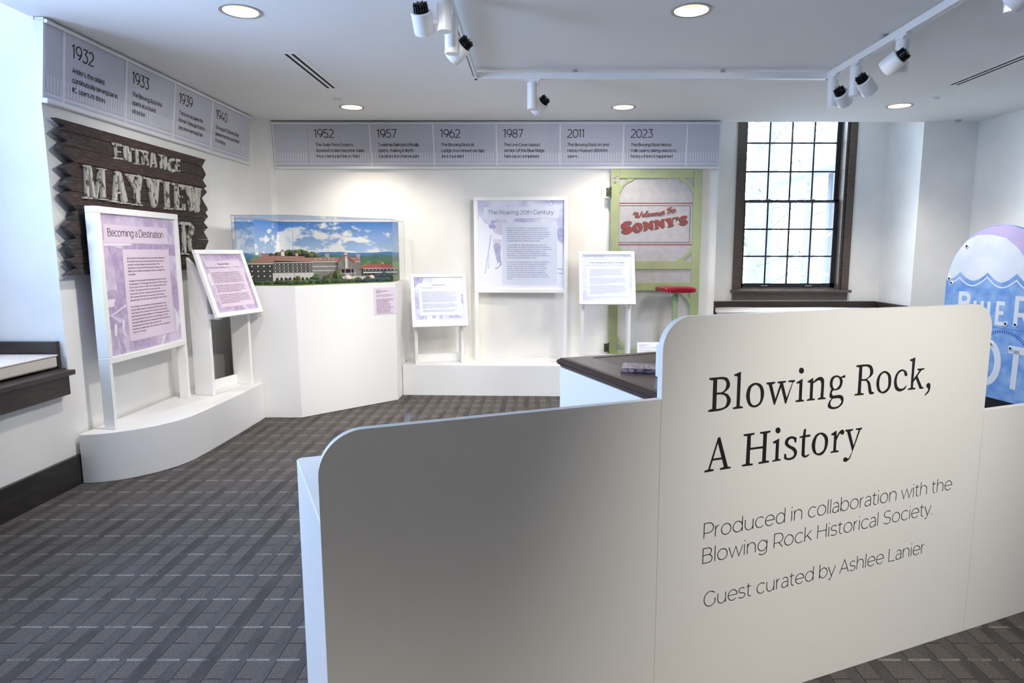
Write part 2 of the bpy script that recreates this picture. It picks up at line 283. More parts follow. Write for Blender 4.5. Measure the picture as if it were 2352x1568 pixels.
# outlines of painted, printed and raised letters, in metres on their own planes
TITLE = ((((-0.4294,1.0861,0),(-0.3941,1.0861,0),(-0.3797,1.0855,1),(-0.3637,1.0801,1),(-0.3543,1.0626,1),(-0.3585,1.0488,1),(-0.3749,1.0374,0),(-0.36,1.0307,1),(-0.3489,1.0135,1),(-0.3559,0.9958,1),(-0.3701,0.988,1),(-0.3918,0.9839,1),(-0.429,0.9839,0),(-0.4292,0.9894,0),(-0.415,0.9925,0),(-0.4153,1.0777,0),(-0.4291,1.0803,0)),((-0.4015,1.0793,0),(-0.3866,1.0792,1),(-0.3719,1.074,1),(-0.3671,1.0616,1),(-0.3729,1.0459,1),(-0.3847,1.0398,1),(-0.4011,1.0402,0)),((-0.4013,1.0338,0),(-0.3856,1.0333,1),(-0.3696,1.0275,1),(-0.3628,1.0137,1),(-0.3681,0.9969,1),(-0.3825,0.9915,1),(-0.4012,0.9904,0))),(((-0.3398,1.0902,0),(-0.3155,1.097,0),(-0.3149,0.9917,0),(-0.303,0.9886,0),(-0.3028,0.9842,0),(-0.3393,0.9841,0),(-0.3396,0.9892,0),(-0.3268,0.9916,0),(-0.3271,1.0832,0),(-0.3395,1.0854,0)),),(((-0.2558,1.0585,1),(-0.2349,1.0493,1),(-0.224,1.0256,1),(-0.2294,0.999,1),(-0.2427,0.9856,1),(-0.2603,0.9824,1),(-0.2798,0.991,1),(-0.2918,1.0168,1),(-0.2877,1.0432,1),(-0.2746,1.0555,1)),((-0.2559,1.0518,1),(-0.2421,1.0416,1),(-0.2365,1.0204,1),(-0.2395,0.9978,1),(-0.2594,0.9886,1),(-0.2739,0.9988,1),(-0.2785,1.0219,1),(-0.2751,1.0422,1),(-0.2667,1.0497,1))),(((-0.2166,1.056,0),(-0.1832,1.0563,0),(-0.1829,1.0515,0),(-0.1949,1.0483,0),(-0.179,1.002,0),(-0.1623,1.0485,0),(-0.173,1.0514,0),(-0.1727,1.056,0),(-0.1409,1.0559,0),(-0.1406,1.0514,0),(-0.1518,1.0489,0),(-0.1341,1.0013,0),(-0.1141,1.0488,0),(-0.1311,1.0518,0),(-0.1308,1.0559,0),(-0.1044,1.0561,0),(-0.1048,1.0508,0),(-0.1119,1.0482,0),(-0.135,0.9835,0),(-0.1393,0.9835,0),(-0.1584,1.037,0),(-0.1796,0.9837,0),(-0.1838,0.9839,0),(-0.2074,1.0486,0),(-0.2163,1.0514,0)),),(((-0.0984,1.0476,0),(-0.0735,1.0576,0),(-0.0727,0.9907,0),(-0.063,0.9883,0),(-0.0632,0.9838,0),(-0.0967,0.9844,0),(-0.0965,0.9895,0),(-0.0845,0.9915,0),(-0.0852,1.0434,0),(-0.0982,1.0444,0)),),(((-0.0701,1.0831,1),(-0.0726,1.0765,1),(-0.0795,1.0742,1),(-0.0868,1.0775,1),(-0.0902,1.0845,1),(-0.0878,1.091,1),(-0.0809,1.0933,1),(-0.0736,1.0901,1)),),(((-0.0523,1.0475,0),(-0.0302,1.0576,0),(-0.0292,1.044,0),(-0.0156,1.0544,1),(0.0008,1.0582,1),(0.014,1.0505,1),(0.017,1.0362,1),(0.0172,0.9909,0),(0.0273,0.9879,0),(0.0268,0.9838,0),(-0.0055,0.9842,0),(-0.0058,0.9886,0),(0.0054,0.9915,0),(0.0054,1.0349,1),(-0.0011,1.0462,1),(-0.0095,1.0468,1),(-0.0288,1.0386,0),(-0.0283,0.9911,0),(-0.0175,0.988,0),(-0.018,0.9842,0),(-0.0512,0.9845,0),(-0.0515,0.9888,0),(-0.0399,0.9915,0),(-0.0404,1.0423,0),(-0.052,1.0443,0)),),(((0.0714,1.0578,1),(0.0925,1.0458,1),(0.0956,1.0302,1),(0.0866,1.0133,1),(0.0655,1.0088,1),(0.0461,1.0187,1),(0.0418,1.0365,1),(0.049,1.0533,1)),((0.0713,1.0521,1),(0.0826,1.0443,1),(0.084,1.0267,1),(0.0679,1.0134,1),(0.0559,1.0212,1),(0.0531,1.0378,1),(0.0593,1.0493,1))),(((0.0862,1.0517,0),(0.106,1.0573,0),(0.1062,1.0476,0),(0.0894,1.0482,0)),),(((0.0492,1.0152,0),(0.0596,1.0106,0),(0.0525,1.0029,1),(0.0567,0.9931,1),(0.0683,0.9921,0),(0.0855,0.9926,1),(0.1004,0.9867,1),(0.1053,0.9741,1),(0.0999,0.9591,1),(0.0805,0.9486,1),(0.0605,0.9476,1),(0.0429,0.9532,1),(0.0386,0.9635,1),(0.044,0.9751,1),(0.0533,0.9826,0),(0.0458,0.987,1),(0.0433,0.997,1)),((0.0576,0.9822,0),(0.0835,0.982,1),(0.0942,0.9751,1),(0.095,0.9651,1),(0.0828,0.9557,1),(0.0628,0.954,1),(0.0508,0.9613,1),(0.0499,0.9724,1))),(((0.1524,1.0854,0),(0.1963,1.0856,1),(0.2194,1.0796,1),(0.2299,1.0612,1),(0.225,1.0466,1),(0.2048,1.035,0),(0.2171,1.0247,1),(0.2229,1.0112,1),(0.2291,0.9909,0),(0.2399,0.9887,0),(0.2396,0.9838,0),(0.2287,0.9821,1),(0.2195,0.9851,1),(0.215,0.993,1),(0.2089,1.0179,1),(0.2016,1.0287,1),(0.1915,1.0308,0),(0.179,1.0314,0),(0.1797,0.9912,0),(0.1934,0.9884,0),(0.1934,0.9835,0),(0.1524,0.9842,0),(0.1525,0.9888,0),(0.1661,0.991,0),(0.1661,1.0776,0),(0.1529,1.0798,0)),((0.1791,1.0786,0),(0.1945,1.0791,1),(0.2099,1.0738,1),(0.2164,1.0584,1),(0.2126,1.0456,1),(0.2008,1.0381,1),(0.1909,1.0368,0),(0.1797,1.0373,0))),(((0.285,1.0574,1),(0.3068,1.0464,1),(0.316,1.0268,1),(0.3141,1.0002,1),(0.2988,0.9843,1),(0.2798,0.9811,1),(0.2583,0.9914,1),(0.2483,1.0148,1),(0.2523,1.039,1),(0.2662,1.0531,1)),((0.2844,1.0508,1),(0.2982,1.0413,1),(0.3031,1.0239,1),(0.3012,0.9993,1),(0.2804,0.9873,1),(0.2667,0.9964,1),(0.261,1.0157,1),(0.2628,1.0364,1),(0.2707,1.0471,1))),(((0.3915,0.9984,0),(0.3839,0.987,1),(0.3606,0.9811,1),(0.3399,0.9905,1),(0.3304,1.0142,1),(0.3349,1.0387,1),(0.349,1.0539,1),(0.3671,1.0569,1),(0.3838,1.0496,1),(0.3909,1.0385,1),(0.3883,1.0326,1),(0.381,1.0335,1),(0.3769,1.0395,0),(0.3747,1.0483,0),(0.3638,1.051,1),(0.3488,1.0434,1),(0.3422,1.0267,1),(0.3447,1.0074,1),(0.354,0.9942,1),(0.3676,0.9902,1),(0.3806,0.993,1),(0.3879,0.9998,0)),),(((0.399,1.0889,0),(0.4237,1.095,0),(0.4227,1.0192,0),(0.4487,1.0465,0),(0.4388,1.0497,0),(0.4383,1.0545,0),(0.4723,1.0542,0),(0.4722,1.0503,0),(0.4581,1.047,0),(0.4411,1.0291,0),(0.4675,0.9885,0),(0.4765,0.9864,0),(0.4759,0.9823,0),(0.4573,0.9822,0),(0.4346,1.0199,0),(0.4231,1.0091,0),(0.4233,0.9896,0),(0.4355,0.9875,0),(0.4354,0.9828,0),(0.3998,0.9834,0),(0.3993,0.9881,0),(0.4125,0.9901,0),(0.411,1.0818,0),(0.3995,1.084,0)),),(((0.5006,1.0003,1),(0.5082,0.9947,1),(0.5093,0.9808,1),(0.5032,0.9665,1),(0.4864,0.9557,0),(0.4845,0.9602,0),(0.4946,0.9682,1),(0.5004,0.9786,1),(0.4912,0.9862,1),(0.49,0.9962,1)),),(((-0.3902,0.9022,0),(-0.3823,0.9028,0),(-0.3498,0.8068,0),(-0.339,0.8054,0),(-0.3394,0.8005,0),(-0.3783,0.8,0),(-0.3786,0.8056,0),(-0.3643,0.8079,0),(-0.3721,0.8327,0),(-0.4069,0.8329,0),(-0.4156,0.8075,0),(-0.4014,0.8054,0),(-0.4017,0.8001,0),(-0.435,0.7996,0),(-0.4352,0.8052,0),(-0.4218,0.8075,0)),((-0.39,0.8854,0),(-0.3744,0.839,0),(-0.4049,0.8391,0))),(((-0.2949,0.902,0),(-0.2535,0.9024,0),(-0.254,0.8971,0),(-0.2673,0.8949,0),(-0.2667,0.8562,0),(-0.2185,0.8561,0),(-0.2191,0.8953,0),(-0.2322,0.8972,0),(-0.2324,0.9022,0),(-0.1915,0.9028,0),(-0.1918,0.8973,0),(-0.2048,0.895,0),(-0.2047,0.8083,0),(-0.1917,0.8059,0),(-0.192,0.8004,0),(-0.2325,0.8005,0),(-0.2323,0.806,0),(-0.2187,0.8075,0),(-0.2188,0.8494,0),(-0.2678,0.8495,0),(-0.2675,0.8067,0),(-0.2548,0.8046,0),(-0.2551,0.7994,0),(-0.296,0.8004,0),(-0.2962,0.8056,0),(-0.2818,0.8072,0),(-0.2806,0.8944,0),(-0.2946,0.8966,0)),),(((-0.1794,0.8659,0),(-0.1552,0.8739,0),(-0.1547,0.8071,0),(-0.1445,0.8051,0),(-0.1449,0.8009,0),(-0.1784,0.8008,0),(-0.1787,0.8051,0),(-0.1671,0.8069,0),(-0.1673,0.859,0),(-0.1791,0.8603,0)),),(((-0.1519,0.8991,1),(-0.1544,0.8925,1),(-0.1612,0.8903,1),(-0.1685,0.894,1),(-0.1718,0.9012,1),(-0.1693,0.9078,1),(-0.1625,0.9099,1),(-0.1553,0.9063,1)),),(((-0.0847,0.8682,0),(-0.0853,0.8527,0),(-0.0916,0.853,0),(-0.0939,0.8634,0),(-0.1053,0.8677,1),(-0.1161,0.8633,1),(-0.1186,0.8547,1),(-0.1102,0.8462,1),(-0.0905,0.8363,1),(-0.0799,0.8223,1),(-0.0837,0.8074,1),(-0.0959,0.7991,1),(-0.1164,0.7986,1),(-0.131,0.8047,0),(-0.1321,0.8204,0),(-0.1248,0.82,0),(-0.1217,0.8069,0),(-0.109,0.8048,1),(-0.0949,0.8087,1),(-0.0918,0.8186,1),(-0.0996,0.8297,1),(-0.1193,0.8409,1),(-0.1311,0.8536,1),(-0.1274,0.8683,1),(-0.1137,0.8749,1),(-0.0994,0.8741,1)),),(((-0.0555,0.893,0),(-0.0474,0.8932,0),(-0.0482,0.8731,0),(-0.0281,0.8727,0),(-0.0282,0.8656,0),(-0.0487,0.8658,0),(-0.0478,0.8133,1),(-0.0433,0.8051,1),(-0.0289,0.8085,0),(-0.0271,0.8057,0),(-0.0364,0.7996,1),(-0.0477,0.7986,1),(-0.0596,0.807,1),(-0.0603,0.8174,0),(-0.0612,0.8659,0),(-0.0727,0.8653,0),(-0.0725,0.8707,0),(-0.0594,0.8723,0)),),(((0.0203,0.8737,1),(0.0411,0.8627,1),(0.0493,0.8436,1),(0.0447,0.818,1),(0.031,0.8013,1),(0.0113,0.7985,1),(-0.0111,0.8115,1),(-0.0195,0.8358,1),(-0.0145,0.8558,1),(-0.0009,0.8711,1)),((0.0175,0.8678,1),(0.0317,0.8559,1),(0.0365,0.8372,1),(0.0316,0.8143,1),(0.0091,0.8052,1),(-0.0016,0.8156,1),(-0.0053,0.8342,1),(-0.0015,0.857,1),(0.0077,0.8663,1))),(((0.0616,0.8651,0),(0.0831,0.8743,0),(0.0855,0.8539,0),(0.0945,0.8674,1),(0.1076,0.8744,1),(0.1166,0.869,1),(0.1167,0.8598,1),(0.109,0.8574,1),(0.0983,0.863,0),(0.088,0.8445,1),(0.0857,0.8395,0),(0.086,0.8074,0),(0.0989,0.8038,0),(0.0985,0.7998,0),(0.0636,0.8,0),(0.0632,0.8045,0),(0.0748,0.8066,0),(0.0743,0.8583,0),(0.062,0.8604,0)),),(((0.1225,0.8718,0),(0.1566,0.8719,0),(0.1563,0.8672,0),(0.1445,0.8639,0),(0.1639,0.8134,0),(0.1826,0.8654,0),(0.1696,0.8668,0),(0.1698,0.8718,0),(0.1971,0.8719,0),(0.1969,0.8666,0),(0.1897,0.8652,0),(0.1553,0.7811,1),(0.146,0.7675,1),(0.1327,0.7617,1),(0.1226,0.7664,1),(0.1223,0.7744,1),(0.1313,0.7778,1),(0.1433,0.771,0),(0.1518,0.7815,1),(0.1592,0.7953,0),(0.1306,0.8649,0),(0.1229,0.867,0)),))
WOODLET = {'M':(((4.1737,1.9799),(4.2084,1.9843),(4.1904,1.7893),(4.1579,1.7867)),((4.1538,1.9886),(4.2323,1.9931),(4.2283,1.9797),(4.1519,1.9743)),((4.1375,1.7921),(4.2158,1.7928),(4.2122,1.7824),(4.1359,1.7806)),((4.1953,1.9827),(4.2309,1.9908),(4.2547,1.7945),(4.2244,1.7833)),((4.3256,1.9846),(4.3629,1.9892),(4.3485,1.7984),(4.3047,1.7985)),((4.2355,1.8002),(4.2467,1.7851),(4.3251,1.9478),(4.3277,1.9833)),((4.3011,1.9874),(4.3782,1.9911),(4.3744,1.9802),(4.2997,1.977)),((4.2769,1.7934),(4.3714,1.7949),(4.3678,1.7857),(4.2757,1.7845))),'A':(((4.4787,1.9845),(4.5192,1.9932),(4.4617,1.7883),(4.4151,1.7848)),((4.4852,1.9876),(4.5288,1.9905),(4.5971,1.7907),(4.5254,1.7815)),((4.4551,1.8565),(4.5737,1.8556),(4.5715,1.8397),(4.4525,1.8372)),((4.398,1.791),(4.4793,1.7912),(4.475,1.7778),(4.3965,1.7796)),((4.5074,1.7879),(4.6137,1.7879),(4.6087,1.7796),(4.5056,1.7746))),'Y':(((4.5978,1.9854),(4.6702,1.9891),(4.7309,1.8897),(4.6749,1.8765)),((4.7385,1.9954),(4.7898,1.9866),(4.7395,1.8824),(4.6822,1.8812)),((4.6709,1.8961),(4.7418,1.8988),(4.7303,1.7843),(4.6627,1.7875)),((4.5915,1.9863),(4.6997,1.9893),(4.6949,1.9744),(4.5917,1.9691)),((4.7127,1.986),(4.7957,1.9889),(4.7908,1.9737),(4.7107,1.9714)),((4.6401,1.7875),(4.7515,1.7874),(4.7471,1.7757),(4.6382,1.7738))),'V':(((4.8199,1.9802),(4.8992,1.9806),(4.9336,1.7986),(4.8789,1.778)),((4.9285,1.9795),(5.0045,1.9852),(4.9313,1.7815),(4.8857,1.7742)),((4.8065,1.9852),(4.9043,1.9861),(4.8993,1.9706),(4.807,1.969)),((4.9218,1.9847),(5.013,1.9912),(5.0075,1.9735),(4.9195,1.9677))),'I':(((5.0574,1.9762),(5.1245,1.9805),(5.1106,1.7848),(5.047,1.7849)),((5.0318,1.9821),(5.1333,1.9867),(5.1277,1.9686),(5.0295,1.9656)),((5.0396,1.7888),(5.1401,1.7867),(5.135,1.7731),(5.0375,1.773))),'E':(((5.2023,1.978),(5.2611,1.9794),(5.2436,1.789),(5.1799,1.7893)),((5.1785,1.9844),(5.3477,1.9836),(5.3367,1.9415),(5.307,1.9406),(5.3009,1.959),(5.176,1.9665)),((5.2499,1.8976),(5.2959,1.8969),(5.2928,1.874),(5.2468,1.8748)),((5.1605,1.7925),(5.2958,1.7951),(5.3099,1.8343),(5.3361,1.8344),(5.3252,1.7805),(5.1583,1.7763))),'W':(((5.3559,1.9798),(5.4365,1.9832),(5.45,1.7882),(5.4089,1.781)),((5.4708,1.9679),(5.5265,1.9684),(5.4649,1.7891),(5.4181,1.7816)),((5.4771,1.9731),(5.5461,1.975),(5.5326,1.779),(5.491,1.7766)),((5.5455,1.9702),(5.6029,1.9727),(5.5403,1.7795),(5.5,1.7742)),((5.3477,1.9836),(5.4604,1.9855),(5.4544,1.9682),(5.3454,1.9669)),((5.4672,1.9815),(5.6098,1.981),(5.6036,1.9632),(5.465,1.9654))),'E1':(((4.492,2.1717),(4.5265,2.1735),(4.5215,2.0738),(4.4881,2.0714)),((4.4802,2.1736),(4.5769,2.1777),(4.5707,2.1598),(4.5515,2.1568),(4.4806,2.1586)),((4.5202,2.1269),(4.5602,2.1291),(4.5586,2.1173),(4.5211,2.1156)),((4.4856,2.0802),(4.5798,2.0872),(4.5753,2.0735),(4.4837,2.0663))),'N1':(((4.5886,2.1703),(4.63,2.1745),(4.6231,2.0761),(4.588,2.0729)),((4.6169,2.1724),(4.6483,2.175),(4.674,2.0751),(4.6392,2.0704)),((4.6483,2.1656),(4.6788,2.1687),(4.6734,2.071),(4.6445,2.0711)),((4.581,2.1706),(4.6379,2.1749),(4.6366,2.1654),(4.5797,2.1612)),((4.6447,2.1682),(4.6883,2.1702),(4.687,2.1605),(4.6434,2.1586))),'T1':(((4.7278,2.1659),(4.7689,2.1681),(4.7597,2.0704),(4.7183,2.0666)),((4.6924,2.1708),(4.7905,2.1754),(4.7886,2.1615),(4.6925,2.1527)),((4.7025,2.0693),(4.7737,2.0723),(4.7728,2.0657),(4.7014,2.0612))),'R1':(((4.8007,2.1689),(4.8347,2.1716),(4.8297,2.073),(4.7929,2.0707)),((4.793,2.1734),(4.8469,2.1783),(4.8892,2.1739),(4.8896,2.1452),(4.8361,2.1196),(4.8355,2.1358),(4.8594,2.145),(4.8614,2.1592),(4.8389,2.1608),(4.7912,2.1602)),((4.843,2.1287),(4.8721,2.1328),(4.8905,2.0776),(4.858,2.0717))),'A1':(((4.9203,2.1678),(4.951,2.1772),(4.9137,2.0656),(4.8887,2.0641)),((4.93,2.1742),(4.9655,2.1744),(4.994,2.0756),(4.9556,2.0691)),((4.9114,2.1027),(4.9757,2.107),(4.9743,2.0967),(4.9099,2.0917))),'N2':(((5.0302,2.1736),(5.0689,2.1749),(5.0584,2.0751),(5.021,2.0722)),((5.0582,2.176),(5.0909,2.1764),(5.1212,2.0742),(5.0826,2.0695)),((5.0964,2.1703),(5.1282,2.1722),(5.1178,2.072),(5.0896,2.0747)),((5.0199,2.1764),(5.0788,2.1789),(5.0776,2.1702),(5.0186,2.1669))),'C1':(((5.2295,2.1776),(5.1703,2.1633),(5.1261,2.1095),(5.1418,2.0724),(5.189,2.0613),(5.2284,2.0722),(5.2243,2.0903),(5.1922,2.0846),(5.1695,2.0976),(5.171,2.1328),(5.1969,2.1555),(5.2268,2.1578)),),'E2':(((5.2385,2.17),(5.2755,2.1715),(5.2659,2.0767),(5.2322,2.0753)),((5.2327,2.1763),(5.3172,2.179),(5.3108,2.1566),(5.2867,2.1552),(5.2302,2.1583)),((5.267,2.1339),(5.2977,2.1361),(5.2956,2.1206),(5.2649,2.1185)),((5.2342,2.0897),(5.3025,2.0963),(5.3004,2.0808),(5.2316,2.0708))),'R2':(((5.2723,1.6861),(5.3249,1.6885),(5.2996,1.4379),(5.2443,1.4427)),((5.2473,1.6913),(5.3879,1.6931),(5.4523,1.6564),(5.429,1.5942),(5.3428,1.5593),(5.3221,1.5774),(5.3761,1.6068),(5.3922,1.6447),(5.3581,1.6714),(5.2442,1.6685)),((5.3221,1.5774),(5.3826,1.5882),(5.4127,1.4472),(5.3563,1.4613)),((5.2279,1.4491),(5.339,1.4397),(5.3339,1.4285),(5.229,1.4317)))}
SONNY = ((((1.0001,1.7771,0),(1.0195,1.7657,0),(1.0212,1.7468,0),(1.0094,1.7362,0),(0.9965,1.7425,0),(0.9749,1.7531,0),(0.9644,1.7425,0),(0.9796,1.7299,0),(1.0098,1.7172,1),(1.0339,1.6919,1),(1.0196,1.6581,1),(0.977,1.6433,1),(0.9383,1.6496,1),(0.9209,1.6623,0),(0.9205,1.6835,0),(0.929,1.6856,0),(0.9551,1.6687,1),(0.9722,1.6674,0),(0.9742,1.675,0),(0.9591,1.6835,0),(0.9288,1.6961,1),(0.9156,1.7172,1),(0.9194,1.7468,1),(0.9446,1.7699,1),(0.9745,1.7741,1)),),(((1.0859,1.7602,1),(1.1247,1.7468,1),(1.1404,1.7172,1),(1.1305,1.6792,1),(1.0967,1.6581,1),(1.0623,1.6623,1),(1.0361,1.6877,1),(1.0354,1.7215,1),(1.0562,1.751,1)),((1.0714,1.7404,1),(1.0866,1.7299,1),(1.1065,1.7003,1),(1.1068,1.6856,1),(1.094,1.6835,1),(1.0763,1.7088,1),(1.0686,1.7299,1))),(((1.1371,1.7699,0),(1.1691,1.772,0),(1.2147,1.7425,0),(1.2141,1.7657,0),(1.2076,1.7699,0),(1.218,1.7813,0),(1.2501,1.7813,0),(1.2503,1.772,0),(1.2441,1.7657,0),(1.2524,1.6877,0),(1.2396,1.6856,0),(1.1852,1.7215,0),(1.1857,1.7003,0),(1.1937,1.6898,0),(1.1905,1.6813,0),(1.1585,1.675,0),(1.1456,1.6771,0),(1.1581,1.6919,0),(1.1547,1.7468,0)),),(((1.2564,1.7847,0),(1.2905,1.7889,0),(1.3383,1.7615,0),(1.3355,1.7847,0),(1.3269,1.7889,0),(1.3373,1.7981,0),(1.3672,1.7994,0),(1.3696,1.7889,0),(1.3613,1.7826,0),(1.3688,1.7088,0),(1.3548,1.7046,0),(1.2981,1.7446,0),(1.2989,1.713,0),(1.3098,1.7067,0),(1.3078,1.6982,0),(1.2759,1.6919,0),(1.2651,1.694,0),(1.2755,1.7088,0),(1.272,1.7594,0),(1.259,1.7699,0)),),(((1.3737,1.7973,0),(1.3842,1.8036,0),(1.4268,1.8099,0),(1.4376,1.8057,0),(1.4294,1.7931,0),(1.4402,1.7868,0),(1.4527,1.7994,0),(1.446,1.8099,0),(1.4523,1.8141,0),(1.4863,1.8191,0),(1.4866,1.8099,0),(1.4656,1.7973,0),(1.4534,1.7762,0),(1.4543,1.7425,0),(1.4653,1.732,0),(1.4634,1.7236,0),(1.4166,1.7151,0),(1.3994,1.7164,0),(1.4139,1.7341,0),(1.4111,1.7594,0),(1.3847,1.7847,0)),),(((1.4948,1.8217,1),(1.51,1.8141,1),(1.5043,1.7889,1),(1.4939,1.7783,0),(1.489,1.8015,1)),),(((1.5842,1.833,0),(1.5993,1.8267,0),(1.6028,1.8099,0),(1.5958,1.8036,0),(1.5721,1.8099,0),(1.5505,1.8162,0),(1.54,1.8099,0),(1.5553,1.7994,0),(1.5898,1.7889,1),(1.6097,1.7678,1),(1.604,1.7468,1),(1.5787,1.7341,1),(1.5487,1.7362,1),(1.527,1.7446,0),(1.5244,1.7615,0),(1.5329,1.7636,0),(1.5524,1.7531,1),(1.5717,1.7531,0),(1.5736,1.7615,0),(1.5391,1.7699,1),(1.5193,1.7889,1),(1.5208,1.8099,1),(1.5416,1.8267,1),(1.5671,1.8309,1)),))
SCRIPT = (((1.0416,1.8372,1),(1.0433,1.8582,1),(1.0602,1.8666,1),(1.0628,1.8435,1),(1.0635,1.8099,0),(1.0837,1.8645,0)),((1.0817,1.8603,1),(1.09,1.8099,0),(1.1222,1.8603,1),(1.1177,1.8729,1)),((1.1335,1.833,1),(1.1483,1.8414,1),(1.1438,1.8519,1),(1.1322,1.8351,1),(1.1381,1.8204,1),(1.1593,1.8267,1)),((1.158,1.8267,1),(1.1818,1.8687,1),(1.1807,1.8813,1),(1.1692,1.8603,1),(1.1635,1.8309,1),(1.1722,1.8233,1),(1.187,1.8309,1)),((1.2121,1.8498,1),(1.2013,1.8561,1),(1.1911,1.8372,1),(1.1999,1.8267,1),(1.2168,1.8351,1)),((1.2333,1.8582,1),(1.2229,1.8456,1),(1.2318,1.8309,1),(1.2444,1.8414,1),(1.2354,1.8582,0)),((1.2519,1.8309,0),(1.2588,1.8603,0),(1.2583,1.8498,1),(1.2695,1.8624,1),(1.2714,1.836,0),(1.2761,1.854,1),(1.2886,1.8653,1),(1.2892,1.8414,1),(1.2998,1.8435,1)),((1.3083,1.8477,1),(1.3239,1.854,1),(1.3163,1.8666,1),(1.3069,1.8498,1),(1.315,1.8351,1),(1.3361,1.8435,1)),((1.3401,1.854,1),(1.3547,1.8666,1),(1.3479,1.8813,1),(1.3357,1.8603,1),(1.3446,1.8477,1),(1.3636,1.8561,1)),((1.3926,1.8876,1),(1.3985,1.9064,1),(1.4238,1.9169,1),(1.4407,1.9211,0)),((1.4195,1.9148,1),(1.4163,1.8771,1),(1.3998,1.8561,1),(1.3869,1.8603,0)),((1.4541,1.898,1),(1.4397,1.8792,1),(1.4466,1.8645,1),(1.4674,1.8813,1),(1.4563,1.898,0)),((1.4669,1.9001,0),(1.4674,1.8813,1),(1.4782,1.8792,0)))
SIGN = {'out':((0.4962,1.2073,0),(0.4958,1.3047,0),(0.4767,1.3415,0),(0.4196,1.444,0),(0.2936,1.5601,0),(0.1894,1.6259,0),(0.0855,1.6535,0),(-0.0164,1.6604,0),(-0.1163,1.6499,0),(-0.1901,1.6291,0)),'scal':((0.495,1.2256,0),(0.3902,1.2417,0),(0.351,1.2906,0),(0.2719,1.231,0),(0.1872,1.2298,0),(0.1211,1.2519,0),(0.0829,1.295,0),(0.0134,1.237,0),(-0.0771,1.2264,0),(-0.1425,1.251,0),(-0.1719,1.2919,0),(-0.2333,1.244,0)),'wl':((0.408,1.199,0),(0.3532,1.2431,0),(0.2672,1.1878,0),(0.1827,1.1884,0),(0.1174,1.2179,0),(0.0854,1.2566,0),(0.0087,1.1947,0),(-0.082,1.1828,0),(-0.1473,1.2079,0),(-0.1739,1.2415,0),(-0.2386,1.1964,0)),'crescent':((0.4196,1.444,0),(0.3204,1.5432,0),(0.2126,1.5869,0),(0.0783,1.5879,0),(-0.053,1.5563,0),(-0.1591,1.4819,0),(-0.2126,1.4288,0)),'E':((-0.0289,1.0763,0),(-0.1056,1.0774,0),(-0.0269,0.8917,0),(-0.101,0.8901,0),(0.3371,1.115,0),(0.311,1.0308,0),(-0.1718,1.1211,0),(-0.194,0.9225,0)),'OT':((-0.03,0.7615,0),(0.0013,0.4218,0),(-0.146,0.6488,0),(0.0006,0.6253,0),(-0.1635,0.7508,0),(-0.2883,0.7527,0),(-0.2162,0.6917,0),(-0.2177,0.4238,0),(-0.2403,0.6955,0)),'bolt':((0.3041,1.4988,0),(0.4572,1.232,0),(0.4304,1.1956,0),(-0.1186,0.91,0),(-0.2023,0.9114,0),(-0.0089,0.7392,0),(-0.1809,0.7299,0)),'bot':((-0.0,0.3179,0),(-0.2413,0.308,0)),'seam':((0.0014,0.8742,0),(-0.2753,0.8692,0))}
# ---------------- materials
wallp = M('wall_paint', (236,235,232), .75, bump=.15, bscale=180, c2=(231,230,227), nscale=3)
ceilp = M('ceiling_paint', (240,240,240), .85, bump=.1, bscale=150)
white = M('white_laminate', (240,240,240), .45, bump=.08, bscale=260)
whitem = M('white_metal', (238,238,238), .35)
framew = M('white_frame_paint', (243,243,241), .38)
brown = M('stained_trim', (46,38,36), .42, c2=(64,54,50), nscale=3, stretch=(3,3,18), lo=.35, hi=.7)
casing_m = M('window_casing', (96,82,74), .4, c2=(76,65,58), nscale=3, stretch=(3,3,18), lo=.35, hi=.7)
base_m = M('dark_baseboard', (40,38,38), .38, c2=(52,48,47), nscale=5, stretch=(8,1.5,8))
black = M('black_plastic', (14,14,14), .4); blackm = M('black_gap', (12,12,12), .9)
ink = M('black_vinyl', (18,17,16), .5)
